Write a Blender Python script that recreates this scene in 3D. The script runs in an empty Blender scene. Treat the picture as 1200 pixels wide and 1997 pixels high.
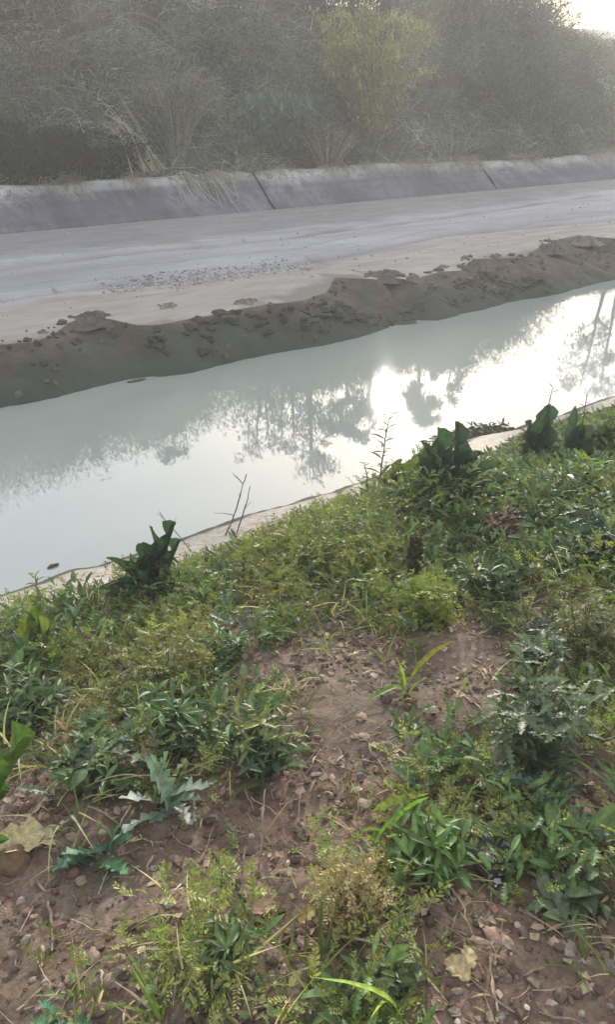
import bpy, math, numpy as np
from mathutils import Vector
R = math.radians
sc = bpy.context.scene
COL = sc.collection

# ------------------------------------------------------------------ camera, sky, sun, exposure
H_CAM = 2.4          # eye above the water (z = 0)
PITCH = 26.8         # degrees below the horizon
HEAD = 53.0          # view azimuth measured from the canal's direction (+x)
F_PX = 1600.0        # focal length in pixels of the 1200 x 1997 photograph
cam_d = bpy.data.cameras.new("camera")
cam = bpy.data.objects.new("camera", cam_d); COL.objects.link(cam)
cam_d.sensor_fit = 'VERTICAL'; cam_d.sensor_height = 24.0; cam_d.lens = F_PX / 1997.0 * 24.0
cam_d.clip_start = 0.02; cam_d.clip_end = 2000
cam.location = (0, 0, H_CAM); cam.rotation_euler = (R(90 - PITCH), 0, R(HEAD - 90))
sc.camera = cam

SUN_EL, SUN_AZ = 18.4, HEAD - 5.5          # azimuth from +x towards +y
w = bpy.data.worlds.new("World"); sc.world = w; w.use_nodes = True
nt = w.node_tree; nt.nodes.clear()
sky = nt.nodes.new('ShaderNodeTexSky'); sky.sky_type = 'NISHITA'; sky.sun_disc = False
sky.sun_elevation = R(SUN_EL); sky.sun_rotation = R(90 - SUN_AZ)
sky.air_density = 1.0; sky.dust_density = 1.3; sky.ozone_density = 1.0
bg = nt.nodes.new('ShaderNodeBackground'); bg.inputs['Strength'].default_value = 0.15
ow = nt.nodes.new('ShaderNodeOutputWorld')
veil = nt.nodes.new('ShaderNodeMix'); veil.data_type = 'RGBA'; veil.inputs[0].default_value = 0.40     # thin white overcast over the clear sky
veil.inputs[7].default_value = (11.0, 11.2, 11.3, 1)
nt.links.new(sky.outputs[0], veil.inputs[6]); nt.links.new(veil.outputs[2], bg.inputs[0]); nt.links.new(bg.outputs[0], ow.inputs[0])
sl = bpy.data.lights.new("sun", 'SUN'); sl.energy = 4.2; sl.angle = R(1.4); sl.color = (1.0, 0.93, 0.84)
sun = bpy.data.objects.new("sun", sl); COL.objects.link(sun)
sd = Vector((math.cos(R(SUN_AZ)) * math.cos(R(SUN_EL)), math.sin(R(SUN_AZ)) * math.cos(R(SUN_EL)), math.sin(R(SUN_EL))))
sun.rotation_euler = sd.to_track_quat('Z', 'Y').to_euler()
sc.view_settings.view_transform = 'Standard'; sc.view_settings.look = 'None'
sc.view_settings.gamma = 1.0; sc.view_settings.exposure = 0.68
sc.render.engine = 'CYCLES'
cy = sc.cycles
cy.max_bounces = 6; cy.diffuse_bounces = 3; cy.glossy_bounces = 3; cy.transmission_bounces = 4
cy.volume_bounces = 1; cy.transparent_max_bounces = 6; cy.caustics_reflective = False; cy.caustics_refractive = False
cy.sample_clamp_indirect = 4.0

# ------------------------------------------------------------------ helpers
rng = np.random.default_rng(7)
_p, _h = R(PITCH), R(HEAD)
FWD = np.array([math.cos(_h) * math.cos(_p), math.sin(_h) * math.cos(_p), -math.sin(_p)])
RGT = np.array([math.sin(_h), -math.cos(_h), 0.0])
UPV = np.cross(RGT, FWD)
EYE = np.array([0, 0, H_CAM])

def ray(px, py):
    d = FWD * F_PX + RGT * (px - 600.0) + UPV * (998.5 - py)
    return d / np.linalg.norm(d)
def at_z(px, py, z):
    d = ray(px, py); t = (z - H_CAM) / d[2]
    return EYE + d * t
def at_v(px, py, v):
    """point where the ray meets the vertical plane y = v"""
    d = ray(px, py); return EYE + d * (v / d[1])
def to_px(P):
    q = np.asarray(P) - EYE
    f = q @ FWD
    return 600 + F_PX * (q @ RGT) / f, 998.5 - F_PX * (q @ UPV) / f, f

def _hash(ix, iy, seed):
    n = (ix.astype(np.int64) * 374761393 + iy.astype(np.int64) * 668265263 + seed * 982451653) & 0xffffffff
    n = ((n ^ (n >> 13)) * 1274126177) & 0xffffffff
    n = n ^ (n >> 16)
    return (n & 0xffffff) / float(0xffffff)
def vnoise(x, y, seed=0):
    x = np.asarray(x, float); y = np.asarray(y, float)
    ix = np.floor(x); iy = np.floor(y); fx = x - ix; fy = y - iy
    fx = fx * fx * (3 - 2 * fx); fy = fy * fy * (3 - 2 * fy)
    a = _hash(ix, iy, seed); b = _hash(ix + 1, iy, seed); c = _hash(ix, iy + 1, seed); d = _hash(ix + 1, iy + 1, seed)
    return (a + (b - a) * fx) * (1 - fy) + (c + (d - c) * fx) * fy
def fbm(x, y, seed=0, octv=4):
    s = 0.0; a = 0.5; f = 1.0
    for k in range(octv):
        s = s + a * (vnoise(np.asarray(x) * f, np.asarray(y) * f, seed + k * 17) - 0.5) * 2
        a *= 0.5; f *= 2.03
    return s

def mesh_np(name, V, F, C=None, smooth=False):
    """V (n,3), F (m,k) all faces the same k; C (n,3) point colours"""
    V = np.asarray(V, np.float32); F = np.asarray(F, np.int32)
    me = bpy.data.meshes.new(name); m, k = F.shape
    me.vertices.add(len(V)); me.vertices.foreach_set('co', V.ravel())
    me.loops.add(m * k); me.loops.foreach_set('vertex_index', F.ravel())
    me.polygons.add(m)
    me.polygons.foreach_set('loop_start', np.arange(0, m * k, k, dtype=np.int32))
    me.polygons.foreach_set('loop_total', np.full(m, k, np.int32))
    me.polygons.foreach_set('use_smooth', np.full(m, bool(smooth)))
    if C is not None:
        at = me.color_attributes.new('Col', 'FLOAT_COLOR', 'POINT')
        cc = np.ones((len(V), 4), np.float32); cc[:, :3] = C
        at.data.foreach_set('color', cc.ravel())
    me.update(calc_edges=True)
    return me
def link(name, me, mat, parent=None, loc=None):
    o = bpy.data.objects.new(name, me); COL.objects.link(o)
    if mat and not me.materials: me.materials.append(mat)
    if parent: o.parent = parent
    if loc is not None: o.location = loc
    return o
def tag(o, label=None, cat=None, group=None, kind=None):
    if label: o['label'] = label
    if cat: o['category'] = cat
    if group: o['group'] = group
    if kind: o['kind'] = kind
    return o
def empty(name, loc, label, cat, group=None):
    o = bpy.data.objects.new(name, None); COL.objects.link(o); o.location = loc
    o.empty_display_size = 0.1
    return tag(o, label, cat, group)
class Soup:
    """collects vertex / face / colour blocks of one face size"""
    def __init__(s): s.V = []; s.F = []; s.C = []; s.n = 0
    def add(s, V, F, C):
        V = np.asarray(V, float); F = np.asarray(F, int)
        C = np.asarray(C, float)
        if C.ndim == 1: C = np.tile(C, (len(V), 1))
        s.V.append(V); s.F.append(F + s.n); s.C.append(C); s.n += len(V)
    def get(s): return np.concatenate(s.V), np.concatenate(s.F), np.concatenate(s.C)
    def build(s, name, mat, parent=None, loc=None, smooth=False):
        V, F, C = s.get()
        if loc is not None: V = V - np.asarray(loc)
        elif parent is not None: V = V - np.asarray(parent.location)
        return link(name, mesh_np(name, V, F, C, smooth), mat, parent, loc)

def rotm(yaw, pitch, roll):
    """batch of matrices: local +Y is the leaf's length, +Z its upper side; pitch lifts the tip"""
    yaw, pitch, roll = np.broadcast_arrays(np.asarray(yaw, float), pitch, roll)
    cy_, sy = np.cos(yaw), np.sin(yaw); cp, sp = np.cos(pitch), np.sin(pitch); cr, sr = np.cos(roll), np.sin(roll)
    Z = np.zeros_like(yaw); O = np.ones_like(yaw)
    Rz = np.stack([np.stack([cy_, -sy, Z], -1), np.stack([sy, cy_, Z], -1), np.stack([Z, Z, O], -1)], -2)
    Rx = np.stack([np.stack([O, Z, Z], -1), np.stack([Z, cp, -sp], -1), np.stack([Z, sp, cp], -1)], -2)
    Ry = np.stack([np.stack([cr, Z, sr], -1), np.stack([Z, O, Z], -1), np.stack([-sr, Z, cr], -1)], -2)
    return Rz @ Rx @ Ry
def inst(soup, TV, TF, pos, Rm, scale, col, TC=None):
    """copies of template TV/TF; col (N,3); TC optional per-vertex multiplier (n,3)"""
    N = len(pos); n = len(TV)
    if N == 0: return
    scale = np.asarray(scale, float)
    if scale.ndim == 1: scale = scale[:, None]
    S = np.broadcast_to(scale, (N, 3))
    V = TV[None] * S[:, None, :]
    V = np.einsum('nij,nkj->nki', Rm, V) + np.asarray(pos)[:, None, :]
    F = TF[None] + (np.arange(N) * n)[:, None, None]
    C = np.repeat(np.asarray(col, float)[:, None, :], n, 1)
    if TC is not None: C = C * TC[None]
    soup.add(V.reshape(-1, 3), F.reshape(-1, TF.shape[1]), C.reshape(-1, 3))
def tubes(soup, P, rad, col, sides=3):
    """P (N,K,3) paths, rad (N,K), col (N,3)"""
    P = np.asarray(P, float); N, K, _ = P.shape
    T = np.gradient(P, axis=1); T /= np.linalg.norm(T, axis=2, keepdims=True) + 1e-9
    ref = np.where(np.abs(T[..., 2:3]) > 0.9, np.array([1.0, 0, 0]), np.array([0, 0, 1.0]))
    A = np.cross(T, ref); A /= np.linalg.norm(A, axis=2, keepdims=True) + 1e-9
    B = np.cross(T, A)
    ang = np.arange(sides) * 2 * np.pi / sides
    ring = A[:, :, None, :] * np.cos(ang)[None, None, :, None] + B[:, :, None, :] * np.sin(ang)[None, None, :, None]
    V = P[:, :, None, :] + ring * np.asarray(rad)[:, :, None, None]
    f = []
    for k in range(K - 1):
        for s in range(sides):
            s2 = (s + 1) % sides
            f.append((k * sides + s, k * sides + s2, (k + 1) * sides + s2, (k + 1) * sides + s))
    f = np.array(f)
    F = f[None] + (np.arange(N) * K * sides)[:, None, None]
    C = np.repeat(np.asarray(col, float)[:, None, :], K * sides, 1)
    soup.add(V.reshape(-1, 3), F.reshape(-1, 4), C.reshape(-1, 3))

# ------------------------------------------------------------------ materials
def new_mat(name):
    m = bpy.data.materials.new(name); m.use_nodes = True
    nt = m.node_tree; nt.nodes.clear()
    out = nt.nodes.new('ShaderNodeOutputMaterial')
    return m, nt, out
def N(nt, t, **kw):
    n = nt.nodes.new(t)
    for k, v in kw.items():
        if k in n.inputs: n.inputs[k].default_value = v
        else: setattr(n, k, v)
    return n
def ramp(nt, fac, stops):
    r = nt.nodes.new('ShaderNodeValToRGB'); e = r.color_ramp.elements
    while len(e) < len(stops): e.new(0.5)
    for i, (p, c) in enumerate(stops): e[i].position = p; e[i].color = (*c, 1)
    nt.links.new(fac, r.inputs[0]); return r.outputs[0]
def noise(nt, vec, scale, detail=4, rough=0.55, dist=0.0):
    n = nt.nodes.new('ShaderNodeTexNoise'); n.inputs['Scale'].default_value = scale
    n.inputs['Detail'].default_value = detail; n.inputs['Roughness'].default_value = rough; n.inputs['Distortion'].default_value = dist
    if vec is not None: nt.links.new(vec, n.inputs['Vector'])
    return n.outputs['Fac']
def mixc(nt, fac, a, b, mode='MIX'):
    m = nt.nodes.new('ShaderNodeMix'); m.data_type = 'RGBA'; m.blend_type = mode
    if isinstance(fac, (int, float)): m.inputs[0].default_value = fac
    else: nt.links.new(fac, m.inputs[0])
    for s, v in ((6, a), (7, b)):
        if isinstance(v, tuple): m.inputs[s].default_value = (*v, 1)
        else: nt.links.new(v, m.inputs[s])
    return m.outputs[2]
def coords(nt, scale=None):
    g = nt.nodes.new('ShaderNodeNewGeometry')
    if scale is None: return g.outputs['Position']
    mp = nt.nodes.new('ShaderNodeMapping'); mp.inputs['Scale'].default_value = scale
    nt.links.new(g.outputs['Position'], mp.inputs['Vector']); return mp.outputs[0]
def bump(nt, h, strength, dist):
    b = nt.nodes.new('ShaderNodeBump'); b.inputs['Strength'].default_value = strength; b.inputs['Distance'].default_value = dist
    nt.links.new(h, b.inputs['Height']); return b.outputs[0]

def leaf_mat(name, rough=0.5, transl=0.35, spec=0.35, nscale=60.0, var=0.35):
    m, nt, out = new_mat(name)
    a = N(nt, 'ShaderNodeAttribute', attribute_name='Col')
    nz = noise(nt, coords(nt), nscale, 3)
    v = ramp(nt, nz, [(0.3, (1 - var,) * 3), (0.7, (1 + var,) * 3)])
    c = mixc(nt, 1.0, a.outputs['Color'], v, 'MULTIPLY')
    b = N(nt, 'ShaderNodeBsdfPrincipled', Roughness=rough)
    b.inputs['Specular IOR Level'].default_value = spec
    nt.links.new(c, b.inputs['Base Color'])
    t = N(nt, 'ShaderNodeBsdfTranslucent')
    tc = mixc(nt, 1.0, c, (1.15, 1.2, 0.6), 'MULTIPLY')
    nt.links.new(tc, t.inputs['Color'])
    mx = N(nt, 'ShaderNodeMixShader'); mx.inputs[0].default_value = transl
    nt.links.new(b.outputs[0], mx.inputs[1]); nt.links.new(t.outputs[0], mx.inputs[2])
    nt.links.new(mx.outputs[0], out.inputs[0])
    return m
M_LEAF = leaf_mat('leaf_material')
M_GRASS = leaf_mat('grass_material', 0.5, 0.4, 0.35, 25, 0.25)
M_BRUSH = leaf_mat('brush_material', 0.8, 0.3, 0.1, 3.0, 0.3)
M_LITTER = leaf_mat('litter_material', 0.8, 0.15, 0.15, 90, 0.35)
def solid_col_mat(name, rough=0.85, nscale=30, var=0.3, bstr=0.3, spec=0.2):
    m, nt, out = new_mat(name)
    a = N(nt, 'ShaderNodeAttribute', attribute_name='Col')
    nz = noise(nt, coords(nt), nscale, 5)
    v = ramp(nt, nz, [(0.3, (1 - var,) * 3), (0.7, (1 + var,) * 3)])
    c = mixc(nt, 1.0, a.outputs['Color'], v, 'MULTIPLY')
    b = N(nt, 'ShaderNodeBsdfPrincipled', Roughness=rough); b.inputs['Specular IOR Level'].default_value = spec
    nt.links.new(c, b.inputs['Base Color'])
    nt.links.new(bump(nt, nz, bstr, 0.01), b.inputs['Normal'])
    nt.links.new(b.outputs[0], out.inputs[0]); return m
M_BARK = solid_col_mat('bark_material', 0.9, 25)
M_STONE = solid_col_mat('stone_material', 0.85, 60)
M_PLASTIC = solid_col_mat('plastic_material', 0.35, 20, 0.15, 0.1, 0.5)

def soil_mat():
    m, nt, out = new_mat('soil_material')
    p = coords(nt)
    big = noise(nt, p, 1.6, 4); mid = noise(nt, p, 14, 6, 0.65); fine = noise(nt, p, 90, 5, 0.7)
    c1 = ramp(nt, mid, [(0.25, (0.075, 0.050, 0.037)), (0.5, (0.155, 0.103, 0.075)), (0.75, (0.245, 0.170, 0.125))])
    c2 = ramp(nt, mid, [(0.25, (0.062, 0.049, 0.037)), (0.55, (0.125, 0.097, 0.073)), (0.8, (0.21, 0.165, 0.125))])
    c = mixc(nt, ramp(nt, big, [(0.42, (0, 0, 0)), (0.6, (1, 1, 1))]), c1, c2)
    c = mixc(nt, 0.75, c, ramp(nt, fine, [(0.3, (0.55,) * 3), (0.7, (1.4,) * 3)]), 'MULTIPLY')
    # pale dry sand strip along the water's edge (vertex colour marks the strip's own material)
    a = N(nt, 'ShaderNodeAttribute', attribute_name='Col')
    sp = N(nt, 'ShaderNodeSeparateColor'); nt.links.new(a.outputs['Color'], sp.inputs[0])
    sand = ramp(nt, noise(nt, p, 22, 5, 0.6), [(0.3, (0.30, 0.26, 0.205)), (0.7, (0.56, 0.50, 0.42))])
    wet = ramp(nt, noise(nt, p, 30, 5, 0.6), [(0.3, (0.07, 0.062, 0.05)), (0.7, (0.15, 0.13, 0.105))])
    c = mixc(nt, sp.outputs[0], c, sand); c = mixc(nt, sp.outputs[1], c, wet)
    b = N(nt, 'ShaderNodeBsdfPrincipled', Roughness=0.9); b.inputs['Specular IOR Level'].default_value = 0.2
    nt.links.new(c, b.inputs['Base Color'])
    nt.links.new(bump(nt, mid, 0.5, 0.03), b.inputs['Normal'])
    b2 = bump(nt, fine, 0.6, 0.006); nt.links.new(b.inputs['Normal'].links[0].from_socket, b2.node.inputs['Normal'])
    nt.links.new(b2, b.inputs['Normal'])
    nt.links.new(b.outputs[0], out.inputs[0]); return m
M_SOIL = soil_mat()

def mud_mat():
    m, nt, out = new_mat('mud_material')
    p = coords(nt)
    mid = noise(nt, p, 5, 6, 0.6); fine = noise(nt, p, 40, 5, 0.7)
    c = ramp(nt, mid, [(0.25, (0.038, 0.028, 0.022)), (0.55, (0.076, 0.056, 0.044)), (0.8, (0.125, 0.096, 0.076))])
    c = mixc(nt, 0.6, c, ramp(nt, fine, [(0.3, (0.7,) * 3), (0.7, (1.25,) * 3)]), 'MULTIPLY')
    a = N(nt, 'ShaderNodeAttribute', attribute_name='Col')
    sp = N(nt, 'ShaderNodeSeparateColor'); nt.links.new(a.outputs['Color'], sp.inputs[0])
    c = mixc(nt, sp.outputs[1], c, (0.045, 0.048, 0.040))
    b = N(nt, 'ShaderNodeBsdfPrincipled', Roughness=0.8); b.inputs['Specular IOR Level'].default_value = 0.25
    nt.links.new(c, b.inputs['Base Color']); nt.links.new(bump(nt, fine, 0.5, 0.02), b.inputs['Normal'])
    nt.links.new(b.outputs[0], out.inputs[0]); return m
M_MUD = mud_mat()

def road_mat():
    m, nt, out = new_mat('road_material')
    p = coords(nt, (0.25, 1.0, 1.0)); q = coords(nt)
    big = noise(nt, p, 0.9, 5, 0.6, 0.3); fine = noise(nt, q, 35, 5, 0.7); mid = noise(nt, p, 5, 5, 0.6)
    c = ramp(nt, big, [(0.3, (0.215, 0.205, 0.213)), (0.52, (0.30, 0.29, 0.302)), (0.75, (0.385, 0.372, 0.386))])
    c = mixc(nt, 0.5, c, ramp(nt, mid, [(0.3, (0.82,) * 3), (0.7, (1.12,) * 3)]), 'MULTIPLY')
    c = mixc(nt, 0.5, c, ramp(nt, fine, [(0.3, (0.85,) * 3), (0.7, (1.12,) * 3)]), 'MULTIPLY')
    a = N(nt, 'ShaderNodeAttribute', attribute_name='Col')
    sp = N(nt, 'ShaderNodeSeparateColor'); nt.links.new(a.outputs['Color'], sp.inputs[0])
    warm = ramp(nt, mid, [(0.3, (0.22, 0.195, 0.172)), (0.7, (0.33, 0.298, 0.27))])
    c = mixc(nt, sp.outputs[0], c, warm)            # trodden sandy verge
    c = mixc(nt, sp.outputs[1], c, (0.155, 0.135, 0.125))  # rut dirt and spilled mud
    c = mixc(nt, sp.outputs[2], c, ramp(nt, mid, [(0.3, (0.165, 0.155, 0.15)), (0.7, (0.235, 0.222, 0.22))]))  # silt by the wall
    b = N(nt, 'ShaderNodeBsdfPrincipled', Roughness=0.85); b.inputs['Specular IOR Level'].default_value = 0.2
    nt.links.new(c, b.inputs['Base Color']); nt.links.new(bump(nt, fine, 0.4, 0.015), b.inputs['Normal'])
    nt.links.new(b.outputs[0], out.inputs[0]); return m
M_ROAD = road_mat()

def wall_mat():
    m, nt, out = new_mat('concrete_material')
    p = coords(nt, (1.0, 0.6, 0.35)); q = coords(nt)
    st = noise(nt, p, 1.3, 6, 0.65, 0.4); fine = noise(nt, q, 28, 5, 0.7)
    c = ramp(nt, st, [(0.3, (0.062, 0.060, 0.072)), (0.5, (0.105, 0.102, 0.122)), (0.74, (0.19, 0.186, 0.20))])
    a = N(nt, 'ShaderNodeAttribute', attribute_name='Col')
    sp = N(nt, 'ShaderNodeSeparateColor'); nt.links.new(a.outputs['Color'], sp.inputs[0])
    pale = ramp(nt, st, [(0.3, (0.25, 0.245, 0.23)), (0.7, (0.42, 0.41, 0.385))])
    c = mixc(nt, sp.outputs[0], c, pale)
    spots = noise(nt, coords(nt, (1.0, 1.0, 0.5)), 5.5, 6, 0.75, 0.8)
    c = mixc(nt, ramp(nt, spots, [(0.50, (0, 0, 0)), (0.62, (.8, .8, .8))]), c, (0.085, 0.078, 0.070))
    lines = noise(nt, coords(nt, (0.12, 1.0, 14.0)), 1.0, 4, 0.6)
    c = mixc(nt, 0.5, c, ramp(nt, lines, [(0.35, (0.68, 0.66, 0.64)), (0.6, (1.1,) * 3)]), 'MULTIPLY')
    runs = noise(nt, coords(nt, (7.0, 0.7, 0.4)), 1.0, 4, 0.6)
    c = mixc(nt, 0.35, c, ramp(nt, runs, [(0.35, (0.62, 0.61, 0.58)), (0.65, (1.15,) * 3)]), 'MULTIPLY')
    c = mixc(nt, 0.6, c, ramp(nt, fine, [(0.3, (0.8,) * 3), (0.7, (1.18,) * 3)]), 'MULTIPLY')
    b = N(nt, 'ShaderNodeBsdfPrincipled', Roughness=0.85); b.inputs['Specular IOR Level'].default_value = 0.2
    nt.links.new(c, b.inputs['Base Color']); nt.links.new(bump(nt, fine, 0.4, 0.02), b.inputs['Normal'])
    nt.links.new(b.outputs[0], out.inputs[0]); return m
M_WALL = wall_mat()

def hill_mat():
    m, nt, out = new_mat('hill_material')
    q = coords(nt)
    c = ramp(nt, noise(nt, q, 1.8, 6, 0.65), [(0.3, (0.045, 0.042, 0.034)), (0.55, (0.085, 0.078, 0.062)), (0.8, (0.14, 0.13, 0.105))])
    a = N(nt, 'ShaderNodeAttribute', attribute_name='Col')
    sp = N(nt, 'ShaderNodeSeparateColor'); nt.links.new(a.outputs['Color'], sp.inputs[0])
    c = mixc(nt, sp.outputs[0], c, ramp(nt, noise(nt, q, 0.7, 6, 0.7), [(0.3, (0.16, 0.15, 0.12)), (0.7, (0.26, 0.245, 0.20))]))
    b = N(nt, 'ShaderNodeBsdfPrincipled', Roughness=0.95); b.inputs['Specular IOR Level'].default_value = 0.1
    nt.links.new(c, b.inputs['Base Color']); nt.links.new(bump(nt, noise(nt, q, 9, 5, 0.7), 0.6, 0.08), b.inputs['Normal'])
    nt.links.new(b.outputs[0], out.inputs[0]); return m
M_HILL = hill_mat()

def water_mat():
    m, nt, out = new_mat('water_material')
    p = coords(nt, (0.45, 1.0, 1.0))
    b = N(nt, 'ShaderNodeBsdfPrincipled', Roughness=0.02, IOR=1.75)
    c = ramp(nt, noise(nt, p, 0.5, 3), [(0.3, (0.245, 0.262, 0.240)), (0.7, (0.285, 0.30, 0.275))])
    nt.links.new(c, b.inputs['Base Color'])
    h = noise(nt, p, 3.2, 3, 0.5, 0.6)
    n1 = bump(nt, h, 0.02, 0.02)
    h2 = noise(nt, coords(nt, (1.0, 1.6, 1.0)), 16, 2, 0.5, 0.4)
    n2 = bump(nt, h2, 0.006, 0.004); nt.links.new(n1, n2.node.inputs['Normal'])
    nt.links.new(n2, b.inputs['Normal'])
    nt.links.new(b.outputs[0], out.inputs[0]); return m
M_WATER = water_mat()

# ------------------------------------------------------------------ terrain
V_NEAR, V_FAR = 3.95, 7.15
def near_wl(u):                      # wavering near waterline
    return V_NEAR + 0.10 * fbm(np.asarray(u) * 0.9, 0 * np.asarray(u) + 3.3, 5, 3) + 0.05 * fbm(np.asarray(u) * 5.5, 0 * np.asarray(u) + 1.3, 6, 4)
NV = np.array([-60, -6, -1, 0, 0.8, 1.6, 2.4, 3.0, 3.35, 3.62, 3.86, 4.0, 4.3, 4.6])
NZ = np.array([3.0, 1.2, .98, .90, .84, .73, .57, .40, .26, .17, .07, -.02, -.35, -.55])
def hn(u, v):
    u = np.asarray(u, float); v = np.asarray(v, float)
    s = v - (near_wl(u) - V_NEAR)
    z = np.interp(s, NV, NZ)
    k = np.clip((4.1 - s) / 1.2, 0.15, 1)
    z = z + k * (0.06 * fbm(u * 1.1, v * 1.1, 11, 3) + 0.035 * fbm(u * 4.5, v * 4.5, 12, 4) + 0.014 * fbm(u * 19, v * 19, 13, 3))
    return z
def ground_at(px, py):
    """where the ray through this pixel of the photograph meets the near bank"""
    d = ray(px, py); t = 0.8
    for _ in range(700):
        P = EYE + d * t
        if P[2] <= hn(P[0], P[1]): break
        t += 0.01
    P = EYE + d * t
    P[2] = float(hn(P[0], P[1]))
    return P

def axis(parts):
    out = []
    for a, b, st in parts: out.append(np.arange(a, b, st))
    return np.concatenate(out + [np.array([parts[-1][1]])])
def sheet(name, U, V, zf, cf, mat, label=None):
    uu, vv = np.meshgrid(U, V)
    if callable(zf): zz = zf(uu, vv)
    n, m = uu.shape
    P = np.stack([uu, vv, zz], -1).reshape(-1, 3)
    i = (np.arange(n - 1)[:, None] * m + np.arange(m - 1)[None]).ravel()
    F = np.stack([i, i + 1, i + m + 1, i + m], 1)
    C = cf(uu, vv, zz).reshape(-1, 3) if cf else None
    o = link(name, mesh_np(name, P, F, C, True), mat)
    o['kind'] = 'structure'
    if label: o['label'] = label
    return o
def near_col(u, v, z):
    s = v - (near_wl(u) - V_NEAR)
    n = fbm(u * 3, v * 3, 31, 4) * 0.16
    sand = np.clip((s - 3.08 + n) / 0.12, 0, 1)
    wet = np.clip((s - 3.72 + 0.6 * n) / 0.06, 0, 1)
    return np.stack([sand, wet, 0 * s], -1)
U_NEAR = axis([(-150, -10, 10), (-10, -1.2, 0.4), (-1.2, 5.0, 0.02), (5.0, 9, 0.045), (9, 20, 0.3), (20, 160, 7)])
V_NR = axis([(-60, -4, 4), (-4, -0.2, 0.3), (-0.2, 4.2, 0.02), (4.2, 4.6, 0.1)])
sheet('ground', U_NEAR, V_NR, hn, near_col, M_SOIL, 'reddish brown soil bank of the near side with a pale sandy rim at the water')

# far side: cross-section made of strips whose borders vary along the canal
MUD_PX = [(-700, 740), (-300, 700), (0, 672), (60, 668), (105, 650), (135, 632), (165, 618), (215, 622), (262, 634), (310, 634), (420, 612), (520, 592), (600, 585), (636, 572),
          (655, 542), (700, 532), (745, 545), (800, 546), (860, 531), (895, 527), (925, 506), (965, 505), (1030, 500), (1050, 480), (1085, 468), (1130, 460), (1200, 465), (1500, 430), (2000, 340)]
Z_ROAD = 0.40
_mp = np.array([at_z(a, b, Z_ROAD) for a, b in MUD_PX])
_o = np.argsort(_mp[:, 0]); _mu, _mv = _mp[_o, 0], _mp[_o, 1]
def mud_v(u):
    u = np.asarray(u, float)
    return np.interp(u, _mu, _mv) + 0.10 * fbm(u * 2.3, 0 * u + 1.7, 41, 5)
V_FOOT, V_TOP = 13.2, 14.2
def water_edge(u):
    u = np.asarray(u, float)
    return V_FAR + 0.10 * fbm(u * 1.1, 0 * u + 9.1, 43, 5)
U_FAR = axis([(-150, -20, 10), (-20, -2, 0.5), (-2, 30, 0.05), (30, 60, 0.5), (60, 240, 9)])
def strip(name, vf0, vf1, nv, zf, cf, mat, label=None, U=U_FAR):
    t = np.linspace(0, 1, nv)
    uu, tt = np.meshgrid(U, t)
    v0 = vf0(uu) if callable(vf0) else np.full_like(uu, vf0); v1 = vf1(uu) if callable(vf1) else np.full_like(uu, vf1)
    vv = v0 + (v1 - v0) * tt
    zz = zf(uu, vv, tt)
    P = np.stack([uu, vv, zz], -1).reshape(-1, 3)
    n, m = uu.shape
    i = (np.arange(n - 1)[:, None] * m + np.arange(m - 1)[None]).ravel()
    F = np.stack([i, i + 1, i + m + 1, i + m], 1)
    C = cf(uu, vv, tt).reshape(-1, 3) if cf else None
    o = link(name, mesh_np(name, P, F, C, True), mat); o['kind'] = 'structure'
    if label: o['label'] = label
    return o
def gul(u):                       # erosion gullies running down the mud face
    return fbm(u * 2.1, 0 * u, 51, 4)
def mud_z(u, v, t):
    edge_fade = np.sin(np.clip(t, 0, 1) * np.pi)
    base = -0.45 + 0.45 * np.clip(t / 0.22, 0, 1)
    s = np.clip((t - 0.22) / 0.78, 0, 1)
    z = base + Z_ROAD * s ** 0.75
    z = z + edge_fade * (0.13 * fbm(u * 1.7 + v * 0.9, v * 1.5, 53, 4) + 0.09 * fbm(u * 6 + v * 3, v * 5, 54, 5) - 0.10 * np.clip(fbm(u * 1.3 - v * .8, v * .8, 58, 3) - .12, 0, 1))
    return z
def mud_v0(u): return water_edge(u) - 0.35
def mud_c(u, v, t):
    s = v - water_edge(u)
    g = np.clip(1 - (s - 0.05 - 0.22 * fbm(u * 1.9, v * 2, 57, 4)) / 0.12, 0, 1)
    g = np.maximum(g, np.clip((fbm(u * 2.3 - v * 2.0, v * 1.6, 59, 4) - .22) / .1, 0, 1) * (t < .85) * .8)
    return np.stack([0 * t, g, 0 * t], -1)
strip('mud_bank', mud_v0, mud_v, 60, mud_z, mud_c, M_MUD, 'dark brown eroded mud face of the far bank')
G1 = [(0, 519), (250, 495), (560, 463), (860, 425), (1200, 378)]
G2 = [(0, 577), (250, 545), (480, 518), (640, 497), (860, 455), (1200, 423)]
def rut(pts, z=0.47):
    q = np.array([at_z(a, b, z) for a, b in [(-400, pts[0][1] + 40)] + pts + [(1800, pts[-1][1] - 40)]]); o = np.argsort(q[:, 0]); return q[o, 0], q[o, 1]
_r1, _r2 = rut(G1), rut(G2)
def rutd(u, v):
    d1 = v - np.interp(u, *_r1) - 0.05 * fbm(u * 0.8, u * 0, 61, 3); d2 = v - np.interp(u, *_r2) - 0.06 * fbm(u * 0.9, u * 0, 62, 3)
    return d1, d2
def road_z(u, v, t):
    d1, d2 = rutd(u, v)
    z = Z_ROAD + (0.55 - Z_ROAD) * np.clip((v - 7.6) / (V_FOOT - 7.6), 0, 1) * t ** 0.3
    z = z + np.clip(t * 12, 0, 1) * np.clip((1 - t) * 20, 0, 1) * (0.018 * fbm(u * 0.9, v * 2.5, 63, 4) + 0.012 * fbm(u * 6, v * 6, 64, 3))
    z = z - 0.04 * np.exp(-(d1 / 0.07) ** 2) - 0.05 * np.exp(-(d2 / 0.07) ** 2) + 0.02 * np.exp(-((d1 - .15) / 0.1) ** 2) + 0.025 * np.exp(-((d2 - .16) / 0.1) ** 2)
    return z
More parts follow.
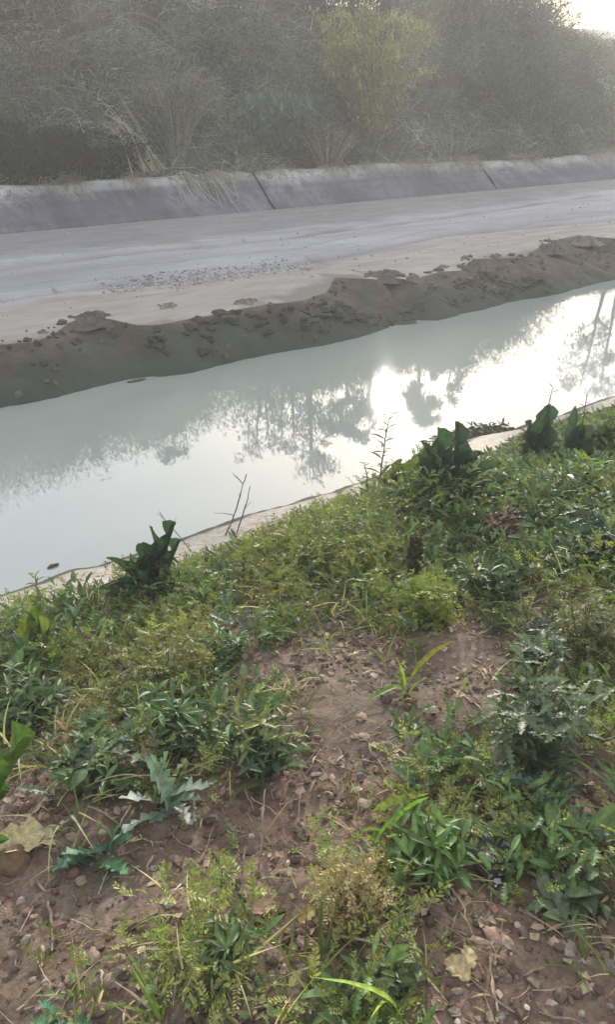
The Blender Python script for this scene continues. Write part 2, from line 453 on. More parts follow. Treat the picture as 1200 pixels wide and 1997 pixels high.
def road_c(u, v, t):
    d1, d2 = rutd(u, v); n = fbm(u * 1.5, v * 3, 65, 4)
    side = sum(np.exp(-((d2 - o_ - .05 * fbm(u * .7 + o_, 0 * u, 68, 3)) / .035) ** 2) * np.clip(.5 + 1.3 * fbm(u * .9 + o_ * 7, v, 69, 3), 0, 1) for o_ in (-.42, -.16, .35, .9, 1.5, 2.2))
    verge = np.clip((-d2 - 0.1 + 0.35 * n) / 0.25, 0, 1)
    rutk = 0.95 * np.exp(-(d1 / 0.06) ** 2) * np.clip(0.75 + n, 0, 1) + 0.95 * np.exp(-(d2 / 0.06) ** 2) * np.clip(0.75 + n, 0, 1) + .6 * side
    silt = np.clip((d1 - 0.15 + 0.5 * n) / 0.6, 0, 1)
    spill = np.clip((0.16 + 0.7 * fbm(u * 1.6, v * 1.6, 66, 5) - (v - mud_v(u))) / 0.18, 0, 1) * .9
    rutk = np.maximum(rutk, spill * (v < 11))
    return np.stack([verge, np.clip(rutk, 0, 1), silt], -1)
strip('road', mud_v, V_FOOT, 90, road_z, road_c, M_ROAD, 'pale dusty track with wheel ruts between the mud bank and the wall')

# the sloped concrete wall behind the road, cast in sections with dark open joints
jn = [at_v(540, 410, V_FOOT), at_v(975, 378, V_FOOT)]
jt = [at_v(490, 340, V_TOP), at_v(930, 318, V_TOP)]
wall = empty('concrete_wall', (0, V_FOOT, 0.5), 'low sloping weathered concrete wall with dark open joints behind the pale road', 'wall')
edges_b = [-60.0, float(jn[0][0]), float(jn[1][0]), 34.0, 150.0]
edges_t = [-60.0, float(jt[0][0]), float(jt[1][0]), 33.6, 150.0]
def wall_panel(b0, b1, t0, t1, k):
    L = b1 - b0; nu = int(min(400, max(40, L / 0.08)))
    s = np.linspace(0, 1, nu); prof = np.array([(-0.05, -0.35), (0.0, 0.0), (0.14, 0.07), (0.28, 0.15), (0.42, 0.24), (0.56, 0.335), (0.7, 0.43), (0.82, 0.515), (0.92, 0.575), (0.97, 0.59), (1.12, 0.60), (1.2, 0.3)])
    g = 0.03
    us, ps = np.meshgrid(s, np.arange(len(prof)))
    tt = np.clip(prof[ps, 0], 0, 1)
    ub = (b0 + g) + (b1 - b0 - 2 * g) * us; ut = (t0 + g) + (t1 - t0 - 2 * g) * us
    u = ub + (ut - ub) * tt
    v = V_FOOT + prof[ps, 0] * (V_TOP - V_FOOT) + 0.06 * fbm(u * 0.6, prof[ps, 1] * 2, 71 + k, 4)
    z = 0.5 + prof[ps, 1] + 0.10 * fbm(u * 0.35, 0 * u, 75, 3) * tt + 0.05 * fbm(u * 1.6, prof[ps, 1] * 4, 76, 5) + 0.06 * np.clip(fbm(u * 0.5, 0 * u + 4, 78, 3), 0, 1) * (tt < .4)
    P = np.stack([u, v, z], -1).reshape(-1, 3)
    n, m = u.shape
    i = (np.arange(n - 1)[:, None] * m + np.arange(m - 1)[None]).ravel()
    F = np.stack([i, i + 1, i + m + 1, i + m], 1)
    # side faces closing the open joint
    F2 = []
    for c in (0, m - 1):
        for r in range(n - 2): F2.append((r * m + c, (r + 1) * m + c, (n - 1) * m + c, (n - 1) * m + c))
    pale = np.clip((prof[ps, 0] - 0.62 + 0.28 * fbm(u * 1.2, prof[ps, 1] * 3, 77, 4)) / 0.25, 0, 1)
    C = np.stack([pale, 0 * pale, 0 * pale], -1).reshape(-1, 3)
    me = mesh_np('concrete_panel', P - np.array(wall.location), F, C, True)
    link('concrete_panel', me, M_WALL, wall)
for k in range(4): wall_panel(edges_b[k], edges_b[k + 1], edges_t[k], edges_t[k + 1], k)
for k in (1, 2, 3):                # dark filler closing the gap behind each joint
    s = Soup()
    t = np.linspace(-0.05, 1.05, 14); tt = np.clip(t, 0, 1)
    for sd_ in (-1, 1):
        pass
    u = edges_b[k] + (edges_t[k] - edges_b[k]) * tt
    zc = 0.5 + np.interp(t, [-0.05, 0, .3, .7, 1.1], [-0.2, -0.06, .10, .38, .47]) + 0.04 * rng.normal(size=14)
    P0 = np.stack([u - 0.45, V_FOOT + t, zc], -1); P1 = np.stack([u + 0.45, V_FOOT + t, zc + 0.01], -1)
    Q0 = P0 * [1, 1, 0] + [0, 0, -.6]; Q1 = P1 * [1, 1, 0] + [0, 0, -.6]
    V = np.concatenate([Q0, P0, P1, Q1]); F = np.array([(i, i + 1, 15 + i, 14 + i) for j in range(3) for i in range(14 * j, 14 * j + 13)] + [(0, 14, 28, 42), (13, 27, 41, 55)])
    s.add(V, F, (0.05, 0.045, 0.04)); s.build('joint_filling', M_STONE, wall)

# hill behind the wall
CR_U = np.array([-60, -5, 5, 13, 20, 23, 27, 34, 60, 240.]); CR_Z = np.array([4.5, 4.5, 4.5, 4.2, 4.0, 3.9, 3.9, 3.9, 4.0, 4.0])
def hill_z(u, v, t=None):
    cz = np.interp(u, CR_U, CR_Z)
    a = np.clip((v - 14.7) / 3.8, 0, 1); a = a * a * (3 - 2 * a) * 0.3 + a * 0.7
    z = 0.86 + 0.39 * np.clip((v - V_TOP) / 1.0, 0, 1) + (cz - 1.25) * a
    z = z - 0.8 * np.clip((v - 19) / 8, 0, 1)
    b = np.clip((v - 30) / 16, 0, 1)
    z = z + b * b * (3 - 2 * b) * (4.2 + 0.010 * (u - 40)*-1) + b * 0.35 * fbm(u * 0.12, v * 0.15, 81, 4)
    z = z + np.clip((v - 14.6) / 1, 0, 1) * (0.16 * fbm(u * 0.8, v * 0.8, 82, 4) + 0.04 * fbm(u * 4, v * 4, 83, 3))
    return z
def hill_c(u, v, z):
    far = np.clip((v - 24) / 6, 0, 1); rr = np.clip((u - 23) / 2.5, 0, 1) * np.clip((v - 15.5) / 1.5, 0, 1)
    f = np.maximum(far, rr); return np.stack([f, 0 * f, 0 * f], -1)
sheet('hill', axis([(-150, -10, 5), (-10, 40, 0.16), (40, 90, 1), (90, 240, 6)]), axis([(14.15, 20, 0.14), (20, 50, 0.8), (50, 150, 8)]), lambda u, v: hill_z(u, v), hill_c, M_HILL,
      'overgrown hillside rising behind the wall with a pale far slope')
# canal bed and water
sheet('canal_bed', axis([(-150, 230, 10)]), axis([(4.5, 7.2, 0.3)]), lambda u, v: -0.56 + 0.03 * vnoise(u, v, 5), None, M_MUD)
sheet('water', axis([(-150, -10, 10), (-10, 30, 0.5), (30, 230, 10)]), axis([(3.55, 7.5, 0.2)]), lambda u, v: 0 * u, None, M_WATER, 'murky pale green canal water mirroring the bright sky and the low sun')
# ------------------------------------------------------------------ leaf templates (length 1 along +Y, upper side +Z)
def leaf_tpl(segs, wf, fold=0.25, curl=-0.25, wave=0.0, cols=3):
    t = np.linspace(0, 1, segs + 1); w_ = np.array([wf(x) for x in t])
    x = np.linspace(-1, 1, cols)
    V = np.zeros((segs + 1, cols, 3))
    V[..., 0] = x[None] * w_[:, None]; V[..., 1] = t[:, None]
    V[..., 2] = np.abs(x)[None] * w_[:, None] * fold * 2 + curl * t[:, None] ** 2 + wave * np.sin(t[:, None] * 17 + x[None] * 2) * np.abs(x)[None]
    F = [(i * cols + j, i * cols + j + 1, (i + 1) * cols + j + 1, (i + 1) * cols + j) for i in range(segs) for j in range(cols - 1)]
    TC = np.ones((segs + 1, cols, 3)); TC[:, cols // 2] = (1.35, 1.3, 1.2)
    return V.reshape(-1, 3), np.array(F), TC.reshape(-1, 3)
T_OVATE = leaf_tpl(5, lambda t: 0.26 * math.sin(math.pi * min(1, t * 0.96 + 0.02)) ** 0.8 * (1.15 - 0.5 * t))
T_LANCE = leaf_tpl(5, lambda t: 0.12 * math.sin(math.pi * min(1, t * 0.98 + 0.01)) ** 0.8)
T_BLADE = leaf_tpl(4, lambda t: 0.035 * (1 - t ** 2) + 0.001, 0.3, -0.35)
T_BLADE2 = leaf_tpl(5, lambda t: 0.03 * (1 - t ** 2) + 0.001, 0.3, -0.75)
def _lob(t): 
    b = 0.20 * math.sin(math.pi * min(1, t * 0.95 + 0.04)) ** 0.7
    return b * (1.0 if int(round(t * 12)) % 2 else 0.38)
T_LOBED = leaf_tpl(12, _lob, 0.15, -0.25, 0.02)
T_DOCK2 = leaf_tpl(18, lambda t: (0.02 if t < 0.14 else 0.17 * math.sin(math.pi * min(1, (t - 0.12) / 0.88 * 0.97)) ** 0.75 * (1 + .12 * math.sin(t * 31))) + 0.002, 0.45, -0.40, 0.06, 5)
T_DOCK = leaf_tpl(18, lambda t: (0.02 if t < 0.16 else 0.165 * math.sin(math.pi * min(1, (t - 0.14) / 0.86 * 0.985)) ** 0.42 * (1 + .16 * math.sin(t * 23) + .12 * math.sin(t * 47 + 1))) + 0.002, 0.40, -0.05, 0.055, 5)
def feather_tpl(pairs=9, curl=-0.3, sub=0.34):
    V = []; F = []
    def q(a, b, c, d): n = len(V); V.extend([a, b, c, d]); F.append((n, n + 1, n + 2, n + 3))
    z = lambda y: curl * y * y
    q((-0.010, 0, 0), (0.010, 0, 0), (0.006, .5, z(.5)), (-0.006, .5, z(.5))); q((-.006, .5, z(.5)), (.006, .5, z(.5)), (.003, 1, z(1)), (-.003, 1, z(1)))
    for k in range(pairs):
        y = 0.16 + 0.8 * k / pairs; L = sub * (math.sin(math.pi * (0.15 + 0.8 * (k + .5) / pairs)) + .15)
        for s in (-1, 1):
            dx, dy = s * L * 0.85, L * 0.5; w2 = 0.028
            m = 0.55
            q((0, y, z(y)), (dx * m + s * w2 * .5, y + dy * m - w2, z(y) + .02), (dx, y + dy, z(y) - .03), (dx * m - s * w2 * .5, y + dy * m + w2, z(y) + .02))
    q((0, .9, z(.9)), (.05, .98, z(.95)), (0, 1.12, z(1.1)), (-.05, .98, z(.95)))
    return np.array(V), np.array(F), None
def sprig_tpl(seed, nl=13):
    r = np.random.default_rng(seed); V = []; F = []
    def q(*a): n = len(V); V.extend(a); F.append((n, n + 1, n + 2, n + 3))
    cx = lambda y: .12 * math.sin(y * 3 + seed); z = lambda y: -.25 * y * y
    for y0, y1 in ((0, .35), (.35, .7), (.7, 1)): q((cx(y0) - .009, y0, z(y0)), (cx(y0) + .009, y0, z(y0)), (cx(y1) + .006, y1, z(y1)), (cx(y1) - .006, y1, z(y1)))
    for k in range(nl):
        y = .12 + .88 * k / nl + r.uniform(-.03, .03); a = (1 if k % 2 else -1) * r.uniform(.5, 1.3); L = r.uniform(.14, .34) * (1.15 - .5 * y); w_ = r.uniform(.03, .06); up = r.uniform(-.12, .16)
        d = np.array([math.sin(a), math.cos(a), up]); s_ = np.array([math.cos(a), -math.sin(a), r.uniform(-.5, .5)]) * w_; o = np.array([cx(y), y, z(y)])
        q(o, o + d * L * .5 + s_, o + d * L, o + d * L * .5 - s_)
    return np.array(V), np.array(F), None
T_SPRIGS = [sprig_tpl(s_) for s_ in range(5)]
T_FEATHER = T_SPRIGS
T_CARD = (np.array([(-.5, 0, 0), (.35, .08, .08), (.55, .9, 0), (-.3, 1, .15)]), np.array([(0, 1, 2, 3)]), None)
T_TRI = (np.array([(-.22, 0, 0), (.22, .0, .03), (.12, 1, 0), (-.08, 1, .05)]), np.array([(0, 1, 2, 3)]), None)

def jitcol(base, n, v=0.25, hue=0.08):
    b = np.array(base)[None] * (1 + rng.uniform(-v, v, (n, 1)))
    return np.clip(b * (1 + rng.uniform(-hue, hue, (n, 3))), 0.004, 1)
def leaves(soup, T, pos, yaw, pitch, roll, length, wid, col):
    L = np.asarray(length, float); n = len(pos)
    if isinstance(T, list):
        for j in range(len(T)):
            k = slice(j, None, len(T)); leaves(soup, T[j], pos[k], yaw[k], pitch[k], roll[k], L[k], wid, col[k])
        return
    sc3 = np.stack([L * wid, L, L], 1) if np.ndim(wid) == 0 else np.stack([L * np.asarray(wid), L, L], 1)
    inst(soup, T[0], T[1], pos, rotm(yaw, pitch, roll), sc3, col, T[2])
U_ = rng.uniform

# ------------------------------------------------------------------ far side: brush, shrubs and trees
CRB_U = np.array([-60, -5, 5, 13, 15.3, 16.5, 17.7, 20.7, 22.0, 23.5, 25, 34, 60]); CRB_Z = np.array([5.7, 5.75, 5.65, 5.15, 5.25, 5.05, 5.3, 5.4, 5.3, 4.5, 4.0, 4.0, 4.1])
def brush_top(u, v):
    g = hill_z(u, v)
    crest = np.interp(u, CRB_U, CRB_Z) - np.interp(u, CR_U, CR_Z)
    k = np.clip((v - 13.6) / 4.2, 0.2, 1)
    return g, np.clip(crest, 0.25, 2.4) * k * (0.95 + np.where(v > 17.2, .14, .6) * fbm(u * 0.75, v * 0.9, 91, 3))
def u_of(px, py, v): return float(at_v(px, py, v)[0])
def brush_col(u, v, n):
    """colour of the brush: grey dead stems on one side, olive and grey-green shrubs on the other"""
    x = (u - u_of(600, 200, 16)) / (u_of(1100, 200, 16) - u_of(600, 200, 16))
    g = np.clip(x * 1.6 + 0.5 * fbm(u * 0.5, v * 0.8, 93, 3) + 0.1, 0, 1)[:, None]
    dry = np.array([0.118, 0.115, 0.102]); gr = np.array([0.062, 0.080, 0.050])
    c = dry * (1 - g) + gr * g
    return c * (1 + U_(-0.35, 0.35, (n, 1))) * np.clip(1 + 1.7 * fbm(u * 0.9, v * 1.3, 95, 4)[:, None], .25, 2.2)  # noise patches in the colour stand for shaded hollows and bright tangle
FOOT = []
def make_brush():
    s = Soup(); n = 26000
    u = U_(-4, 34, n); v = 14.3 + 4.6 * U_(0, 1, n) ** .95
    g, h = brush_top(u, v); keep = (vnoise(u * 1.1, v * 1.4, 96) > 0.22) & ~((u < u_of(290, 300, 14.8)) & (v < 15.4) & (U_(0, 1, n) < .95))
    for (fu, fv, fr) in FOOT: keep &= ~((np.abs(u - fu) < fr) & (v < fv + .5) & (U_(0, 1, n) < .7))
    u, v, g, h = u[keep], v[keep], g[keep], h[keep]; n = len(u)
    K = 8; t = np.linspace(0, 1, K)[None]
    az = U_(0, 2 * np.pi, n); reach = np.minimum(h, 1.4) * U_(0.3, 1.3, n); hh = h * np.where(v > 17.2, U_(.7, 1.0, n), U_(0.5, 1.15, n)); keep2 = ~((u > 23) & (v > 16.0) & (U_(0, 1, n) < .8)); u, v, g, h, az, reach, hh = [q[keep2] for q in (u, v, g, h, az, reach, hh)]; n = len(u)
    az = np.where(U_(0, 1, n) < .45, -np.pi / 2 + U_(-.9, .9, n), az)
    X = u[:, None] + np.cos(az)[:, None] * reach[:, None] * t ** 1.5; Y = v[:, None] + np.sin(az)[:, None] * reach[:, None] * t ** 1.5
    drop = np.where(v > 17.4, U_(.1, .6, n), U_(0.5, 1.25, n))[:, None]
    Z = g[:, None] - .05 + hh[:, None] * (1.55 * t - drop * 0.9 * t ** 2.2)
    P = np.stack([X, Y, Z], -1) + rng.normal(0, 0.040, (n, K, 3)) * t[..., None]
    P[..., 1] = np.maximum(P[..., 1], 14.0)
    r = U_(0.004, 0.013, n)[:, None] * (1.1 - 0.8 * t)
    c = brush_col(u, v, n) * np.where(U_(0, 1, (n, 1)) < .22, 2.0, 1.0)
    tubes(s, P, r, c)
    # long dead strands matted over the slope
    m = 9000; us = U_(-3, 30, m); vs = U_(14.4, 18.4, m); gs, hs = brush_top(us, vs); az = rng.normal(0, .9, m) + np.where(U_(0, 1, m) < .5, 0, np.pi); L = U_(.3, 1.5, m); k7 = np.linspace(0, 1, 8)[None]
    cur = U_(-1.6, 1.6, m)[:, None]; xx = L[:, None] * k7; yy = cur * xx ** 2 * .5; hz = U_(.35, 1.0, m)
    Q = np.stack([us[:, None] + np.cos(az)[:, None] * xx - np.sin(az)[:, None] * yy, vs[:, None] + .55 * (np.sin(az)[:, None] * xx + np.cos(az)[:, None] * yy), gs[:, None] + (hs * hz)[:, None] + .28 * L[:, None] * np.sin(k7 * 3.1) * U_(-.3, 1, m)[:, None] - .25 * L[:, None] * k7 ** 2], -1) + rng.normal(0, .012, (m, 8, 3))
    Q[..., 2] += (hill_z(Q[..., 0], Q[..., 1]) - gs[:, None]) * .9; Q[..., 1] = np.maximum(Q[..., 1], 14.05)
    tubes(s, Q, np.tile(U_(.003, .008, (m, 1)), (1, 8)) * (1.1 - .7 * k7), brush_col(us, vs, m) * (1 + 2.0 * U_(0, 1, (m, 1)) ** 2))
    # dead grass spilling over the top of the wall
    m = 2600; us = U_(-2, 30, m); us = us[vnoise(us * 1.3, 0 * us, 99) > .45]; m = len(us); k7 = np.linspace(0, 1, 7)[None]; L = U_(.15, .55, m)[:, None]
    Q = np.stack([us[:, None] + rng.normal(0, .12, m)[:, None] * k7, 14.32 - L * k7, 1.08 + U_(.05, .22, m)[:, None] * np.sin(k7 * 2.6) - L * .62 * k7 ** 1.5 + .02], -1) + rng.normal(0, .006, (m, 7, 3))
    tubes(s, Q, np.tile(U_(.002, .005, (m, 1)), (1, 7)), jitcol((.26, .235, .18), m, .4))
    # small leaves and twiglets in clumps on the stems
    m = 260000; i = rng.integers(0, n, m); k = rng.integers(3, K, m)
    cl = vnoise(u[i] * 2.2, v[i] * 2.2 + 7, 97) > 0.35; i, k = i[cl], k[cl]; m = len(i)
    p = P[i, k] + rng.normal(0, 0.07, (m, 3))
    T = T_TRI
    cc = brush_col(p[:, 0], p[:, 1], m) * np.array([1.0, 1.06, 0.9])
    leaves(s, T, p, U_(0, 6.28, m), U_(-1.2, 1.2, m), U_(-1, 1, m), U_(0.035, 0.10, m), 1.0, cc)
    # thin twigs
    m = 42000; i = rng.integers(0, n, m); k = rng.integers(2, K, m); p = P[i, k]
    d = rng.normal(0, 1, (m, 3)); d[:, 2] = np.abs(d[:, 2]) * .8; d /= np.linalg.norm(d, axis=1, keepdims=True); L = U_(0.12, 0.5, m)[:, None]
    q = np.stack([p, p + d * L * .5 + rng.normal(0, .02, (m, 3)), p + d * L + np.array([0, 0, -.08]) * L], 1)
    tubes(s, q, np.tile([0.0042, 0.003, 0.0015], (m, 1)), brush_col(p[:, 0], p[:, 1], m) * (1 + 3.2 * U_(0, 1, (m, 1)) ** 3))
    o = s.build('brush', M_BRUSH)
    tag(o, 'tangled grey dead stems and small shrubs covering the hillside above the wall', 'brush', kind='stuff')

def shrub(name, label, px, py, v, top_py, wpx, leafc, stemc, nst=70, nl=3500, leafL=(0.04, 0.10), droop=0.4, T=T_TRI, group=None, cat='shrub', pitch=(-1.2, 1.0), hmax=None):
    b = at_v(px, py, v); gz = float(hill_z(b[0], v)) if v > 14.3 else b[2]
    base = np.array([b[0], v, gz - 0.05])
    top = at_v(px, top_py, v)[2]; Hh = max(0.3, top - gz)
    if hmax: Hh = min(Hh, hmax)
    W = abs(at_v(px + wpx / 2, py, v)[0] - at_v(px - wpx / 2, py, v)[0]) / 2
    root = empty(name, tuple(base), label, cat, group); FOOT.append((base[0], v, W * .85))
    s = Soup(); K = 8; t = np.linspace(0, 1, K)[None]; az = U_(0, 2 * np.pi, nst); rr = W * U_(0.1, 1, nst) ** 0.7; hh = Hh * U_(0.55, 1.0, nst)
    X = base[0] + np.cos(az)[:, None] * (0.15 * W + rr[:, None] * t ** 1.3); Y = base[1] + 0.7 * np.sin(az)[:, None] * (0.1 * W + rr[:, None] * t ** 1.3)
    Z = base[2] + hh[:, None] * ((1 + droop) * t - droop * t ** 2.4)
    P = np.stack([X, Y, Z], -1) + rng.normal(0, 0.02, (nst, K, 3)) * t[..., None]
    tubes(s, P, U_(0.006, 0.016, nst)[:, None] * (1.1 - .85 * t), jitcol(stemc, nst))
    s.build('stems', M_BRUSH, root)
    f = Soup(); i = rng.integers(0, nst, nl); k = rng.integers(2, K, nl)
    fr = U_(0, 1, nl)[:, None]; p = P[i, k - 1] * fr + P[i, k] * (1 - fr) + rng.normal(0, 0.06, (nl, 3))
    p2 = p[vnoise(p[:, 0] * 3 + 1, p[:, 2] * 3, 98) > 0.25]; nl = len(p2)
    leaves(f, T, p2, U_(0, 6.28, nl), U_(*pitch, nl), U_(-1, 1, nl), U_(*leafL, nl), 1.0, jitcol(leafc, nl, .4))
    f.build('foliage', M_BRUSH, root)
    return root
shrub('willow_shrub', 'tall yellow green shrub of hanging shoots in the middle of the hillside', 725, 300, 15.2, 10, 190, (0.225, 0.23, 0.082), (.17, .16, .08), 130, 16000, (.04, .10), .55, pitch=(-1.5, -.2))
shrub('leafy_shrub', 'grey green shrub with pale tips just right of the yellow green one', 845, 300, 15.6, 60, 130, (0.12, 0.15, 0.10), (.10, .10, .08), 80, 6500)
shrub('evergreen_shrub', 'broad dark green shrub rising towards the skyline above the right wall joint', 955, 290, 15.7, 62, 190, (0.055, 0.078, 0.052), (.08, .075, .06), 120, 10000)
shrub('evergreen_shrub', 'low dark green shrub on the hillside near the right picture edge', 1110, 270, 15.4, 170, 150, (0.06, 0.085, 0.058), (.08, .075, .06), 70, 5000)
shrub('sapling', 'pale leafy sapling at the right edge with whitish green leaves', 1195, 270, 15.0, 130, 70, (0.24, 0.27, 0.20), (.2, .19, .16), 26, 1300, (.05, .1))
shrub('reed_clump', 'bluish green upright reeds growing just left of the yellow green shrub', 545, 330, 14.9, 185, 130, (0.085, 0.115, 0.095), (.10, .12, .10), 170, 3500, (.1, .22), .15, T=T_TRI, cat='reeds', pitch=(.6, 1.5))
shrub('overhung_shrub', 'dark olive shrub deepened in colour for hollow shade above the left end of the wall', 60, 355, 14.65, 235, 260, (0.012, 0.015, 0.009), (.03, .027, .02), 110, 12000, (.04, .1))  # leaf and stem colours taken near black to stand for the hollow's shade
shrub('overhung_shrub', 'bush coloured dark for the shade of the hollow beside the leaning dry stalks', 205, 340, 14.7, 255, 170, (0.020, 0.021, 0.014), (.03, .027, .02), 90, 8000, (.04, .1))  # colours darkened here too, as shade under the overhang
shrub('bramble_mound', 'rounded grey mound of dead bramble left of the first wall joint', 345, 330, 14.9, 130, 190, (0.13, 0.12, 0.10), (.24, .22, .19), 190, 3500, (.03, .07), 1.0)
shrub('bramble_mound', 'whitish tangle of dead bramble high on the far left hillside', 90, 235, 16.2, 60, 230, (0.15, 0.14, 0.12), (.28, .26, .23), 190, 2500, (.03, .07), 1.0)
shrub('weed_clump', 'pale dry weeds standing on the wall top right of the first joint', 640, 335, 14.45, 230, 110, (0.17, 0.16, 0.11), (.24, .22, .17), 60, 700, (.03, .08), .1, cat='weeds')
shrub('weed_clump', 'thin pale stalks standing below the grey green shrub', 880, 322, 14.5, 225, 120, (0.17, 0.17, 0.13), (.25, .24, .2), 60, 700, (.03, .08), .1, cat='weeds')

make_brush()
def stalk_bundle():
    a = at_v(300, 336, 14.35); b = at_v(215, 245, 15.0)
    root = empty('dry_stalks', tuple(a), 'bundle of pale dry stalks leaning down to the wall top beside a dark hollow', 'stalks')
    s = Soup(); n = 46; K = 7; t = np.linspace(0, 1, K)[None, :, None]
    A = a + rng.normal(0, .10, (n, 3)) * [1.2, .5, .3]; B = b + rng.normal(0, .22, (n, 3))
    P = A[:, None] * (1 - t) + B[:, None] * t; P[..., 2] += 0.25 * np.sin(t[..., 0] * 3.14) * U_(.2, 1, (n, 1))
    tubes(s, P, np.tile(np.linspace(.013, .006, K), (n, 1)), jitcol((.34, .31, .24), n)); s.build('stalk_stems', M_BRUSH, root)
stalk_bundle()
def wall_twigs(px, py0, py1, label):
    """dead twigs hanging from the wall top down its face"""
    a = at_v(px, py0, V_TOP - .05)
    root = empty('hanging_twigs', tuple(a), label, 'twigs')
    s = Soup(); n = 60; K = 6; t = np.linspace(0, 1, K)[None]
    x0 = a[0] + rng.normal(0, .28, n); L = U_(.25, 1.0, n)
    X = x0[:, None] + rng.normal(0, .18, n)[:, None] * t; Y = V_TOP - L[:, None] * t; 
    Z = 0.5 + np.interp(1 - L[:, None] * t, [0, .12, .3, .5, .7, .86, 1], [0, .10, .22, .37, .5, .565, .59]) + .07 + .05 * np.sin(t * 6 + x0[:, None] * 9)
    tubes(s, np.stack([X, Y, Z], -1), np.tile(np.linspace(.010, .004, K), (n, 1)), jitcol((.33, .30, .25), n)); s.build('twig_stems', M_BRUSH, root)
wall_twigs(400, 342, 400, 'dead pale twigs trailing over the wall face left of its first joint')

def tree(label, px, v, ry, spread, leafc, nl, limbs=9, name='tree', stems=1, group=None, direct_py=None):
    """ry: row of the photograph where the crown's top is mirrored in the water"""
    if direct_py is None:
        d = ray(px, ry); k = v / d[1]; top = -(H_CAM + d[2] * k); x = d[0] * k
    else:
        P = at_v(px, direct_py, v); top = P[2]; x = P[0]
    gz = float(hill_z(x, v)); Hh = top - gz
    root = empty(name, (x, v, gz - .1), label, 'tree', group)
    tr = Soup(); cr = Soup(); tips = []
    K = 9; t = np.linspace(0, 1, K)
    for s_ in range(stems):
        off = rng.normal(0, .25, 2) if stems > 1 else np.zeros(2); ln = rng.normal(0, .10, 2) * Hh * .5
        P = np.stack([x + off[0] + ln[0] * t, v + off[1] + ln[1] * t, gz - .1 + Hh * (.97 if s_ == 0 else U_(.75, .95)) * t], 1) + rng.normal(0, .03, (K, 3)) * t[:, None]
        r = (0.018 * Hh + .012) * (1.05 - .93 * t); tubes(tr, P[None], r[None], jitcol((.10, .085, .07), 1), 6)
        n = limbs; tt = U_(.22, .97, n); j = np.clip((tt * (K - 1)).astype(int), 0, K - 2); A = P[j] + (P[j + 1] - P[j]) * (tt * (K - 1) - j)[:, None]
        az = U_(0, 6.28, n); L = spread * (1.15 - .75 * tt) * U_(.7, 1.2, n)
        k6 = np.linspace(0, 1, 7)[None]
        Lp = np.stack([A[:, :1] + np.cos(az)[:, None] * L[:, None] * k6, A[:, 1:2] + np.sin(az)[:, None] * L[:, None] * k6, A[:, 2:] + L[:, None] * (0.75 * k6 - .25 * k6 ** 2)], -1) + rng.normal(0, .04, (n, 7, 3)) * k6[..., None]
        tubes(tr, Lp, (0.007 * Hh * (1.2 - tt))[:, None] * (1.05 - .85 * k6) + .004, jitcol((.10, .085, .07), n), 4)
        n2 = n * 7; i = rng.integers(0, n, n2); k = rng.integers(2, 7, n2); A2 = Lp[i, k]; d = rng.normal(0, 1, (n2, 3)); d[:, 2] += .35; d /= np.linalg.norm(d, axis=1, keepdims=True)
        L2 = U_(.25, .6, n2)[:, None] * spread * .55; k4 = np.linspace(0, 1, 4)[None, :, None]
        Q = A2[:, None] + d[:, None] * L2[:, None] * k4 + np.array([0, 0, -.12]) * k4 ** 2 + rng.normal(0, .02, (n2, 4, 3)) * k4
        tubes(tr, Q, np.tile([.009, .007, .005, .003], (n2, 1)), jitcol((.11, .095, .08), n2), 3)
        tips.append(Q[:, 1:].reshape(-1, 3))
    tr.build('trunk', M_BARK, root)
    T = np.concatenate(tips); p = T[rng.integers(0, len(T), nl)] + rng.normal(0, .07, (nl, 3))
    leaves(cr, T_OVATE if False else T_TRI, p, U_(0, 6.28, nl), U_(-1.3, .8, nl), U_(-1, 1, nl), U_(.05, .12, nl), 1.3, jitcol(leafc, nl, .35)); cr.build('crown', M_BRUSH, root)
    return root
LC = (.06, .075, .035)
tree('slender multi stemmed tree on the ridge mirrored mid canal left of the sun glint', 545, 18.9, 905, 1.3, LC, 1500, 12, stems=4)
tree('tall thin tree on the ridge whose mirrored crown reaches lowest in the canal', 625, 18.6, 955, 1.3, LC, 2300, 12, stems=2)
tree('leafy tree on the ridge mirrored just left of the sun glint', 668, 18.8, 860, 1.1, LC, 5200, 12)
tree('leafy tree on the ridge mirrored between the sun glint and the bright right water', 808, 18.9, 850, 1.0, LC, 5200, 12)
tree('sparse leafless looking ridge tree mirrored right behind the sun glint', 735, 19.0, 850, 0.8, LC, 500, 14, stems=2)
tree('small ridge tree mirrored above the largest dock clump', 880, 18.5, 790, 1.0, LC, 2600, 10)
tree('spreading tree on the ridge mirrored in the bright water at the right', 1152, 18.8, 775, 1.5, LC, 2600, 14, stems=2)
tree('small tree on the ridge mirrored in the bright water at the left', 345, 18.6, 905, 0.9, LC, 1200, 9)
tree('sparse small tree standing against the white sky near the top right corner', 1045, 17.6, -35, 0.55, (.10, .10, .08), 500, 8, direct_py=-35, name='skyline_tree')

# ------------------------------------------------------------------ clods and pebbles on the track
def ico(sub=2):
    import bmesh
    bm = bmesh.new(); bmesh.ops.create_icosphere(bm, subdivisions=sub, radius=1.0)
    V = np.array([x.co[:] for x in bm.verts]); F = np.array([[y.index for y in f.verts] for f in bm.faces]); bm.free(); return V, F
IV, IF = ico(2); IV1, IF1 = ico(1); IV3, IF3 = ico(3)
def lump(seed, V=IV3, amp=0.5, fr=1.6):
    n = fbm(V[:, 0] * fr + seed * 3.1, V[:, 1] * fr + V[:, 2] * 1.3 + seed, seed, 4)
    n2 = fbm(V[:, 1] * fr * 2 - seed, V[:, 2] * fr * 2 + seed * 2.2, seed + 5, 3)
    return V * (1 + amp * n + amp * .5 * n2)[:, None]
def road_h(u, v): 
    v1 = float(mud_v(u)); t = np.clip((v - v1) / (V_FOOT - v1), 0, 1)
    return float(road_z(np.array(u), np.array(v), np.array(t)))
